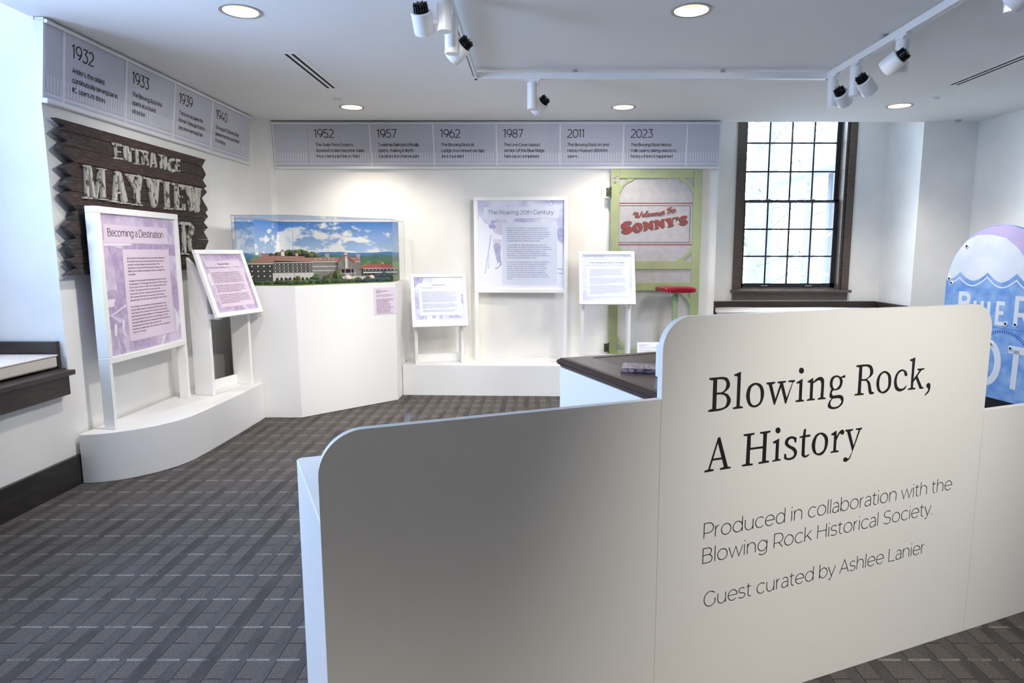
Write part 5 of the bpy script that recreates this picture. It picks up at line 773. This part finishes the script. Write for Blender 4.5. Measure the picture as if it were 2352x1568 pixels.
for s in SCRIPT:
    n = len(s); pts = []
    for i in range(n-1):
        p0, p1 = Vector(s[i][:2]), Vector(s[i+1][:2]); pm_ = Vector(s[i-1][:2]) if i else p0; pn = Vector(s[i+2][:2]) if i+2 < n else p1
        t0, t1 = (p1-pm_)*.5, (pn-p0)*.5
        for j in range(5):
            u_ = j/5; q = p0*(2*u_**3-3*u_*u_+1)+t0*(u_**3-2*u_*u_+u_)+p1*(-2*u_**3+3*u_*u_)+t1*(u_**3-u_*u_); pts.append(q)
    pts.append(Vector(s[-1][:2]))
    for (mb, dx, dz, hh) in ((shd,-.0045,-.004,.0003),(let,0,0,.0011)):
        for i in range(len(pts)-1):                # calligraphic stroke: thick on down strokes
            d = pts[i+1]-pts[i]; w = .0045+.009*abs(d.y)/(d.length+1e-9)
            ribbon(mb, [(pts[i].x+dx, pts[i].y+dz), (pts[i+1].x+dx+d.x*.15, pts[i+1].y+dz+d.y*.15)], w, PS, hh+KZ*.00002); KZ += 1
for z, m_ in ((1.959,let),(1.53,let)): quad(PS,.884,1.655,z-.005,z+.005,.001).v; m_.add([PS(.884,z-.005,.001),PS(1.655,z-.005,.001),PS(1.655,z+.005,.001),PS(.884,z+.005,.001)],[(0,1,2,3)])
for z in (1.934,1.553): shd.add([PS(.884,z-.003,.001),PS(1.63,z-.003,.001),PS(1.63,z+.003,.001),PS(.884,z+.003,.001)],[(0,1,2,3)])
shd.add([PS(1.627,1.553,.001),PS(1.633,1.553,.001),PS(1.633,1.934,.001),PS(1.627,1.934,.001)],[(0,1,2,3)])
let.build('painted_lettering', redp, bk); shd.build('painted_drop_shadow', shp, bk)
quad(PD,.815,.865,2.16,2.235,.001).build('torn_sticker', M('sticker', (190,190,186), .5, c2=(60,60,60), nscale=90), t)
# ---------------- stool
vin = M('red_vinyl', (158,18,44), .22, c2=(140,14,40), nscale=6); sg = M('stool_green', (150,170,124), .35); steel = M('chrome', (200,205,215), .18, metal=1)
t = thing('bar_stool', 'green pedestal stool with a worn red vinyl seat before the screen door', 'stool', (1.425,6.62,.316))
def rrect(cx, cy, w, d, r, n=6):
    out = []
    for (sx, sy, a0) in ((1,1,0),(-1,1,90),(-1,-1,180),(1,-1,270)):
        for k in range(n+1): a = R(a0+90*k/n); out.append((cx+sx*(w/2-r)+r*math.cos(a), cy+sy*(d/2-r)+r*math.sin(a)))
    return out
def rot(pts, cx, cy, a): c, s = math.cos(R(a)), math.sin(R(a)); return [(cx+(x-cx)*c-(y-cy)*s, cy+(x-cx)*s+(y-cy)*c) for x, y in pts]
PZ0 = lambda a, b, h=0: Vector((a, b, h))
mb = MB(); lay = [(.30,.30,.050,1.052),(.335,.32,.055,1.058),(.35,.335,.06,1.08),(.345,.33,.06,1.098),(.31,.30,.055,1.108),(.2,.2,.05,1.112)]; n = 28
for w, d, r, z in lay: mb.v += [(x, y, z) for x, y in rot(rrect(1.425,6.62,w,d,r), 1.425, 6.62, 8)]
for k in range(len(lay)-1): mb.f += [(k*n+i, k*n+(i+1) % n, (k+1)*n+(i+1) % n, (k+1)*n+i) for i in range(n)]
mb.f += [tuple(range((len(lay)-1)*n, len(lay)*n)), tuple(range(n))[::-1]]
seat = mb.build('seat', vin, t, smooth=True)
ed = rot(rrect(1.425,6.62,.345,.33,.058,3), 1.425, 6.62, 8)
for x, y in ed: MB().rev((x,y,1.062), (x-1.425,y-6.62,0), [(-.002,.006),(.003,.006),(.006,.002)], 8).build('stud', steel, seat)
MB().cyl((1.425,6.62,1.045),(0,0,1),.11,.01,24).build('seat_plate', sg, t)
MB().rev((1.425,6.62,.317),(0,0,1),[(0,.13),(.012,.13),(.02,.10),(.05,.045),(.10,.028),(.62,.026),(.625,.034),(.69,.034),(.70,.022),(.729,.022)],24).build('post', sg, t, smooth=True)
MB().rev((1.425,6.62,.955),(0,0,1),[(0,.0345),(.05,.0345)],24).build('collar', M('collar_paint', (120,140,110), .3), t)
# ---------------- white text card in front of the door
t = thing('object_label', 'white text card standing on the back platform before the screen door', 'label', (1.13,6.50,.316), 'object labels')
PK = plane((1.035,6.505,.40), (1,.03,0), (0,.25,.968))
uK = PK(1,0,0)-PK(0,0,0); vK = PK(0,1,0)-PK(0,0,0); nK = PK(0,0,1)-PK(0,0,0)
MB().obox(PK(0,0,-.004), uK*.26, vK*.155, nK*.004).build('card', M('white_card', (244,244,246), .5), t)
MB().add([(1.10,6.51,.317),(1.24,6.51,.317),(1.24,6.60,.317),(1.10,6.60,.317),(1.10,6.535,.50),(1.24,6.535,.50)], [(0,3,2,1),(0,1,5,4),(2,3,4,5),(0,4,3),(1,2,5)]).build('easel', whitem, t)
tx = MB(); para(tx, ["Sonny's Grill Screen Door","Blue Stool, 1970s"], PK, .025, .125, .011, .006, .0012, .10, seg=80); para(tx, ["On loan from The Blowing Rock Historical Society","","Sonny's Grill was one of Blowing Rock's iconic","lunch counters for many years"], PK, .025, .096, .012, .006, .0010, .19, seg=80); tx.build('lettering', palt, t)
# ---------------- foreground partition with the exhibition title
PA = Vector((.9089,2.0432,0)); PU = Vector((.92511,.37971,0)); PN = Vector((.37971,-.92511,0))
PP = lambda a, b, h=0: PA+PU*a+Vector((0,0,b))+PN*h
part = M('partition_paint', (226,225,221), .55, bump=.07, bscale=300)
def arc(cx, cy, r, a0, a1, n=14): return [(cx+r*math.cos(R(a0+(a1-a0)*k/n)), cy+r*math.sin(R(a0+(a1-a0)*k/n))) for k in range(n+1)]
t = thing('title_partition', 'large white stepped partition carrying the exhibition title in the foreground', 'partition', tuple(PP(-.1,0,-.012)))
TH = .024
MB().prism([(-1.527,.001),(-.593,.001),(-.593,1.036)]+arc(-1.420,.929,.107,90,180), PP, -TH, 0).build('panel', part, t, smooth=True)
MB().prism([(-.592,.001),(.808,.001)]+arc(.713,1.172,.095,0,90)+arc(-.497,1.175,.095,90,180), PP, -TH, 0).build('panel', part, t, smooth=True)
MB().prism([(.809,.001),(2.25,.001)]+arc(2.14,.763,.110,0,90)+[(.809,.873)], PP, -TH, 0).build('panel', part, t, smooth=True)
for g in TITLE: MB().fill([smooth(l, 5) for l in g], PP, .0008).build('title_letter', ink, t)
for s, x0, x1, z in (('Produced in collaboration with the',-.4285,.669,.591),('Blowing Rock Historical Society.',-.4295,.5787,.511),('Guest curated by Ashlee Lanier',-.417,.552,.367)):
    tx = MB(); text(tx, s, PP, x0-.006, z, .0475, .0025, width=x1-x0+.006, h=.0008, seg=12); tx.build('credit_line', ink, t)
# ---------------- plinths, desk, book, riser behind the partition
box_m = M('plinth_paint', (238,238,238), .5, bump=.06, bscale=200)
def pb(a0, a1, d0, d1, z0, z1, name, label, cat, m=box_m, bevel=.006):
    return tag(MB().obox(PP(a0,z0,-d0), PU*(a1-a0), PN*-(d1-d0), Vector((0,0,z1-z0))).build(name, m, None, bevel=bevel), label, cat)
bx = [(-1.524,-.026),(-.72,-.026),(-.72,-.607),(-1.540,-.607),(-1.550,-.600),(-1.555,-.588)]
tag(MB().prism([(p[0],p[1]) for p in bx][::-1], lambda a, b, h=0: PP(a, h, b), .001, .80).build('display_plinth', box_m, None, bevel=.003), 'low white plinth behind the left end of the title partition', 'plinth')
pb(-.205,.70,.30,1.545,.001,.852,'display_plinth','white plinth under the dark wooden desk top','plinth',bevel=.004)
wood = M('desk_mahogany', (52,28,22), .28, c2=(34,18,15), nscale=4, stretch=(14,2,2), lo=.3, hi=.7, spec=.7); leather = M('desk_leather', (60,54,50), .35, c2=(50,45,42), nscale=40); gold = M('gold_tooling', (128,92,66), .4)
t = thing('desk_top', 'dark mahogany desk top with an inset leather writing surface', 'desk', tuple(PP(.25,.853,-.9)))
A0, A1, D0, D1 = -.215, .71, .29, 1.555
lay = [(.0,.853),(.012,.856),(.012,.862),(.004,.866),(.0,.872),(-.004,.880),(.0,.890),(.008,.895),(.012,.900),(.03,.903)]
mb = MB(); n = 4
for k, (ins, z) in enumerate(lay):
    i_ = ins if k else .02
    mb.v += [tuple(PP(a, z, -d)) for a, d in ((A0+i_,D0+i_),(A1-i_,D0+i_),(A1-i_,D1-i_),(A0+i_,D1-i_))]
for k in range(len(lay)-1): mb.f += [(k*4+i, k*4+(i+1) % 4, (k+1)*4+(i+1) % 4, (k+1)*4+i) for i in range(4)]
mb.f += [tuple(range(4))[::-1]]; b0_ = (len(lay)-1)*4
ia = [(-.05,.46),(.54,.46),(.54,1.475),(-.05,1.475)]; mb.v += [tuple(PP(a, .903, -d)) for a, d in ia]+[tuple(PP(a, .9005, -d)) for a, d in ia]
mb.f += [(b0_+i, b0_+(i+1) % 4, b0_+4+(i+1) % 4, b0_+4+i) for i in range(4)]+[(b0_+4+i, b0_+4+(i+1) % 4, b0_+8+(i+1) % 4, b0_+8+i) for i in range(4)]
mb.build('wooden_top', wood, t)
MB().poly([PP(a, .9008, -d) for a, d in ia]).build('leather_inset', leather, t)
g = MB()
for (p, q) in (((.0,.51),(.49,.51)),((.49,.51),(.49,1.425)),((.49,1.425),(.0,1.425)),((.0,1.425),(.0,.51))):
    g.bar(PP(p[0],.9012,-p[1]), PP(q[0],.9012,-q[1]), .006, .0006)
g.build('gold_line', gold, t)
def knob(x): return x
t = thing('paperback_book', 'glossy paperback lying on the dark desk top', 'book', (.50,3.0,.9035))
bu = Vector((.976,-.217,0)); bv = Vector((.217,.976,0)); bo = Vector((.398,2.966,.904))
MB().obox(bo+Vector((0,0,.0012)), bu*.20, bv*.145, (0,0,.016)).build('page_block', M('book_pages', (232,230,228), .7), t)
cv = M('book_cover', (150,138,150), .25, c2=(90,84,100), nscale=60, lo=.45, hi=.55, detail=8)
MB().obox(bo+Vector((0,0,.0175)), bu*.203, bv*.148, (0,0,.0012)).obox(bo, bu*.203, bv*.148, (0,0,.0012)).obox(bo-bv*.002, bu*.203, bv*.002, (0,0,.0187)).build('cover', cv, t)
pb(-.037,.62,.30,.893,.9045,1.05,'display_riser','small white riser box standing on the desk top','riser',bevel=.003)
# small clear holders
def holder(label, p, z0, h, w):
    t = thing('acrylic_holder', label, 'holder', (p[0],p[1],z0), 'clear acrylic holders')
    MB().obox((p[0],p[1],z0+.001), PU*w, PN*.004, (0,0,h)).build('back_sheet', acre, t); MB().obox((p[0],p[1],z0+.001), PU*w, PN*.05, (0,0,.004)).build('foot', acre, t)
holder('small clear acrylic holder just peeking over the low part of the title partition', tuple(PP(-1.30,0,-.12))[:2], .80, .233, .012)
holder('clear acrylic holder standing on the desk behind the tall part of the title partition', tuple(PP(.35,0,-1.2))[:2], .902, .22, .02)
# ---------------- round motel sign on its black base
tag(MB().box(3.05,4.30,4.25,5.85,.001,.317).build('sign_base', M('black_base', (6,6,7), .9, spec=.1), None), 'low black base under the round blue motel sign', 'base')
PG = plane((3.5721,5.0675,0), (.17365,-.98481,0), (0,0,1))
blue = M('enamel_blue', (112,160,228), .32, c2=(164,200,242), nscale=9, lo=.40, hi=.66, detail=8); paleb = M('enamel_white', (238,244,250), .32, c2=(226,235,246), nscale=5); lav = M('faded_lavender', (200,186,228), .4, c2=(206,192,230), nscale=12); whl = M('sign_white_letters', (238,242,248), .35)
darkb = M('enamel_scuff', (60,110,200), .4)
t = thing('motel_sign', 'round faded blue enamel sign with white lettering on a black base', 'sign', tuple(PG(0,.318,-.02)))
CZ = 1.168; RR = .492
outl = [(-RR+.01,.319),(RR-.01,.319)]+arc(0,CZ,RR,0,180,40)
MB().prism(outl, PG, -.02, 0).build('sign_face', blue, t)
fc = [o for o in t.children][0]
def inv(s): return [(-a, b, k) for a, b, k in s]
sc = inv(SIGN['scal']); sc = [(-.489,1.205,0)]+sc[1:]
mir = [p for p in sc if p[0] > .0]
# white cloud: arc of the rim above the scallops
sc_l = [(-.488,1.228)]; 
xs = [-.488,-.351,-.083,.172,.40,.488]
def scallop(x0, x1, z0, z1, dip, n=8): return [(x0+(x1-x0)*k/n, z0+(z1-z0)*k/n-dip*math.sin(math.pi*k/n)) for k in range(n)]
low = scallop(-.486,-.351,1.225,1.291,.02)+scallop(-.351,-.083,1.291,1.293,.068)+scallop(-.083,.172,1.293,1.292,.072)+scallop(.172,.40,1.292,1.285,.068)+scallop(.40,.486,1.285,1.23,.01)+[(.486,1.23)]
rim = [p for p in arc(0,CZ,RR-.004,7,173,40)]
MB().fill([low+rim], PG, .0008).build('cloud_print', paleb, t)
cres = [(p[0], p[1]) for p in arc(0,CZ,RR-.004,30,150,30)]
inner = [(-.4196,1.425),(-.3204,1.5432),(-.2126,1.5869),(-.0783,1.5879),(.053,1.5563),(.1591,1.4819),(.26,1.37),(.33,1.30),(.44,1.36)]
MB().fill([cres+[(x,z) for x, z in inner]], PG, .0014).build('crescent_print', lav, t)
wlp = []
for x0, x1, z0, z1, dp in ((-.45,-.353,1.205,1.243,.012),(-.353,-.085,1.243,1.2566,.066),(-.085,.174,1.2566,1.2415,.068),(.174,.40,1.2415,1.235,.066),(.40,.47,1.235,1.20,.0)): wlp += scallop(x0,x1,z0,z1,dp)
L_ = MB(); ribbon(L_, wlp, .011, PG, .0012)
# BLUE
Bz0, Bh = .892, .185
text(L_, 'B', PG, -.345, .95, .165, .034, h=.0012, sx=.85); text(L_, 'LU', PG, -.188, Bz0, Bh-.01, .030, h=.0012, sx=.50)
text(L_, 'E', PG, .022, Bz0+.015, .155, .030, h=.0012, sx=.62)
text(L_, 'R', PG, .178, .925, .185, .034, h=.0012, sx=.85)
ribbon(L_, [(-.02+.10*math.sin(R(a)), .592+.155*math.cos(R(a))) for a in range(0,361,15)], .058, PG, .0012)
ribbon(L_, [(.163,.722),(.30,.722)], .058, PG, .0012); ribbon(L_, [(.232,.722),(.2285,.424)], .048, PG, .0012)
L_.build('sign_lettering', whl, t)
sm = MB(); ribbon(sm, [(-.49,.878),(.49,.868)], .004, PG, .0016)
for k in range(24):
    a = R(40+k*4.4); c0 = (.11,.60)
    sm.add([PG(c0[0]+.235*math.cos(a), c0[1]+.235*math.sin(a), .0006), PG(c0[0]+.235*math.cos(a+.045), c0[1]+.235*math.sin(a+.045), .0006), PG(c0[0]+.262*math.cos(a+.045), c0[1]+.262*math.sin(a+.045), .0006), PG(c0[0]+.262*math.cos(a), c0[1]+.262*math.sin(a), .0006)], [(0,1,2,3)])
sm.build('ghost_scuffs', darkb, t)
for a, z in ((-.304,1.499),(-.457,1.232),(-.430,1.196),(.119,.910),(.202,.911),(.009,.739),(.181,.730)):
    r_ = MB().rev(PG(a,z,0), PG(0,0,1)-PG(0,0,0), [(0,.020),(.008,.018),(.010,.012),(.004,.010)], 16).build('grommet', whl, t, smooth=True)
    MB().cyl(PG(a,z,.004), PG(0,0,1)-PG(0,0,0), .009, .003, 12).build('bulb_hole', blackm, r_)
# ---------------- track and spotlights
TZ = 2.755
t = thing('light_track', 'white U-shaped lighting track hanging just below the ceiling', 'light track', (.87,4.2,TZ))
XL, XR, YF = -.447, 2.19, 5.085
for x in (XL, XR):
    MB().box(x-.018,x-.004,-1,YF-.06,TZ-.028,TZ+.017).box(x+.004,x+.018,-1,YF-.06,TZ-.028,TZ+.017).box(x-.004,x+.004,-1,YF-.06,TZ+.005,TZ+.017).build('rail', whitem, t)
    MB().box(x-.019,x+.019,YF-.062,YF+.018,TZ-.029,TZ+.018).build('corner_connector', whitem, t)
MB().box(XL+.06,XR-.06,YF-.018,YF-.004,TZ-.028,TZ+.017).box(XL+.06,XR-.06,YF+.004,YF+.018,TZ-.028,TZ+.017).box(XL+.06,XR-.06,YF-.004,YF+.004,TZ+.005,TZ+.017).build('rail', whitem, t)
for x in (XL, XR): MB().box(min(x, x+(.062 if x < 0 else -.062)),max(x, x+(.062 if x < 0 else -.062)),YF-.019,YF+.019,TZ-.029,TZ+.018).build('corner_connector', whitem, t)
for x, y in ((XL,4.4),(XL,3.0),(XR,4.3),(XR,3.2),(.3,YF),(1.4,YF)): MB().box(x-.015,x+.015,y-.015,y+.015,TZ+.017,ZC).build('mounting_clip', trim_m, t)
lensm = M('spot_lens', (255,244,224), .3, emit=SPEMIT)
def spot(label, x, y, side, aim, pw, ang=38, up=0, along='y', col=(1,.955,.885), blend=.55):
    t = thing('track_spotlight', label, 'spotlight', (x, y, TZ-.017), 'track spotlights'); o = Vector((x,y,up))
    ax = Vector((0,1,0)) if along == 'y' else Vector((1,0,0)); pr_ = Vector((ax.y,ax.x,0))
    MB().obox(o-ax*.06-pr_*.016+Vector((0,0,TZ-.041-up)), ax*.12, pr_*.032, (0,0,.0125)).obox(o-ax*.022-pr_*.013+Vector((0,0,2.695)), ax*.044, pr_*.026, (0,0,TZ-.041-2.695-up)).build('track_adapter', whitem, t)
    MB().rev(o+ax*.045+Vector((0,0,TZ-.041-up)), (0,0,-1), [(0,.014),(.018,.014),(.019,.011),(.028,.011),(.029,.015),(.034,.013)], 16).build('locking_dial', whitem, t, smooth=True)
    MB().rev(o+Vector((0,0,2.70)), (0,0,-1), [(0,.0),(0,.0345),(.002,.037),(.186,.037),(.190,.035),(.19,0)], 32, cap=False).build('driver_housing', whitem, t, smooth=True)
    a = Vector(aim).normalized(); s = Vector(side).normalized(); c = o+Vector((0,0,2.553))+s*(.037+.016+.052)
    MB().cyl(o+Vector((0,0,2.553))+s*.03, s, .012, .035, 12).build('pivot', whitem, t)
    h = MB().rev(c-a*.050, a, [(.012,.0),(.012,.036),(0,.038),(0,.047),(.004,.052),(.100,.052),(.104,.050),(.100,.046),(.080,.040)], 36, cap=False).build('lamp_head', whitem, t, smooth=True)
    MB().cyl(c+a*.028, a, .040, .004, 24).build('lens', lensm, h)
    e1 = a.orthogonal().normalized(); e2 = a.cross(e1); f = MB(); f.cyl(c-a*.068, a, .028, .040, 16)
    for k in range(16):
        th = 2*math.pi*k/16; d = e1*math.cos(th)+e2*math.sin(th); w = d.cross(a)
        f.obox(c-a*(.088 if k % 2 else .082)+d*.014-w*.0025, a*.060, d*.022, w*.005)
    f.build('heat_sink', black, t)
    l = bpy.data.lights.new('spot', 'SPOT'); l.energy = pw; l.spot_size = R(ang*2); l.spot_blend = blend; l.color = col; l.shadow_soft_size = .03
    lo = bpy.data.objects.new('spot', l); COL.objects.link(lo); lo.parent = t; lo.location = c+a*.062-Vector((x,y,TZ-.017)); lo.rotation_mode = 'QUATERNION'; lo.rotation_quaternion = (-a).to_track_quat('Z', 'Y')
spot('spotlight nearest the camera on the left track, its black fins pointing up', XL, 3.42, (-1,-.05,0), (.06,.62,-.78), SPW*1.0, up=.025)
spot('spotlight on the left track turned towards the left wall, second from the camera', XL, 3.70, (.2,1,0), (-.72,.36,-.55), SPW*1.2)
spot('lone spotlight on the front run of the track', -.02, YF, (.5,.85,0), (-.62,.50,-.55), SPW*1.0, along='x')
spot('rearmost spotlight on the right track', XR, 5.0, (.3,-.95,0), (.62,.50,-.55), SPW*.5)
spot('middle spotlight on the right track, tipped to the right', XR, 4.66, (.3,-.95,0), (.70,.30,-.62), SPW*.6)
spot('spotlight on the right track turned back towards the left', XR, 4.09, (-.8,-.6,0), (-.52,.72,-.52), SPW*1.0)
spot('warmly lit spotlight hanging in the upper right corner of the photo', XR, 3.17, (-.3,-.95,0), (-.30,.80,-.55), SPW*.7, up=.03)
# out-of-view track heads; those turned towards the walls are added to brighten them
spot('spotlight on the right track above the title partition, outside the frame', XR, .2, (-.9,-.3,0), (-.90,2.0,-1.86), SPW*TITLEK, 27, blend=1)
spot('spotlight on the left track outside the frame, turned towards the left wall', XL, 2.5, (-.9,.3,0), (-.72,1.15,-.40), SPW*1.3, 24)
spot('spotlight on the left track outside the frame, turned towards the back wall', XL, 1.9, (.9,.3,0), (.03,1,-.36), SPW*.75, 27)
spot('spotlight on the right track outside the frame, turned towards the back wall', XR, 2.3, (-.9,.3,0), (-.30,1,-.40), SPW*1.0, 28)
# ---------------- outside the tall window
S(MB().box(-14,22,8.2,50,-1.6,-1.5), 'ground_outside', M('pale_ground', (180,182,180), .9))
bark = M('bark', (122,124,128), .9); leaf = M('leaves', (140,156,134), .9, c2=(160,170,156), nscale=3)
def tree(label, x, y, h, r, n, seed):
    rr = random.Random(seed); t = thing('tree', label, 'tree', (x, y, -1.5), 'trees outside')
    MB().rev((x,y,-1.5),(0,0,1),[(0,r*1.3),(.4,r),(h*.6,r*.7),(h,r*.15)],10).build('trunk', bark, t, smooth=True)
    b = MB()
    for k in range(9):
        z = rr.uniform(h*.3, h*.9)-1.5; a = rr.uniform(0, 6.28); l = rr.uniform(.8, 2)
        b.tube([(x,y,z),(x+l*.6*math.cos(a),y+l*.6*math.sin(a),z+.3),(x+l*math.cos(a+.3),y+l*math.sin(a+.3),z+.8)], .03, 5)
    b.build('branches', bark, t)
    f = MB()
    for k in range(n):
        a = rr.uniform(0, 6.28); d = rr.uniform(0, 1.9); z = rr.uniform(h*.25, h)-1.5; p = Vector((x+d*math.cos(a), y+d*math.sin(a), z)); e = Vector((rr.uniform(-1,1),rr.uniform(-1,1),rr.uniform(-1,1))).normalized()*.06; g = e.orthogonal().normalized()*.035
        f.add([p-e, p+g, p+e, p-g], [(0,1,2,3)])
    f.build('foliage', leaf, t, kind='stuff')
tree('bare slender tree seen through the left panes of the tall window', 4.3, 13, 7, .16, 700, 1); tree('leafy tree seen through the right panes of the tall window', 9.9, 24, 8, .2, 1200, 2); tree('tall thin tree in the middle of the window view', 7.0, 20, 9, .2, 900, 5)
shed = M('shed_boards', (112,118,130), .8); roofm = M('shed_roof', (104,110,122), .8)
t = thing('pavilion', 'pale pavilion roof on posts seen through the tall window', 'pavilion', (8.4, 15, -1.5))
def pr(a, b, c): return Vector((a,b,c))
MB().add([pr(6.05,14,3.05),pr(9.6,14,4.15),pr(9.6,17,4.15),pr(6.05,17,3.05),pr(6.05,14,3.2),pr(9.6,14,4.32),pr(9.6,17,4.32),pr(6.05,17,3.2)], [(0,3,2,1),(4,5,6,7),(0,1,5,4),(1,2,6,5),(2,3,7,6),(3,0,4,7)]).build('roof', roofm, t)
MB().add([pr(6.8,14.3,2.75),pr(9.4,14.3,2.75),pr(9.4,14.4,2.75),pr(6.8,14.4,2.75),pr(6.8,14.3,3.25),pr(9.4,14.3,4.05),pr(9.4,14.4,4.05),pr(6.8,14.4,3.25)], [(0,3,2,1),(4,5,6,7),(0,1,5,4),(1,2,6,5),(2,3,7,6),(3,0,4,7)]).build('gable_board', shed, t)
for x, y in ((7.4,14.4),(9.3,14.4),(7.4,16.6),(9.3,16.6)): MB().box(x-.08,x+.08,y-.08,y+.08,-1.5,2.8 if y < 15 else 3.4).build('post', shed, t)
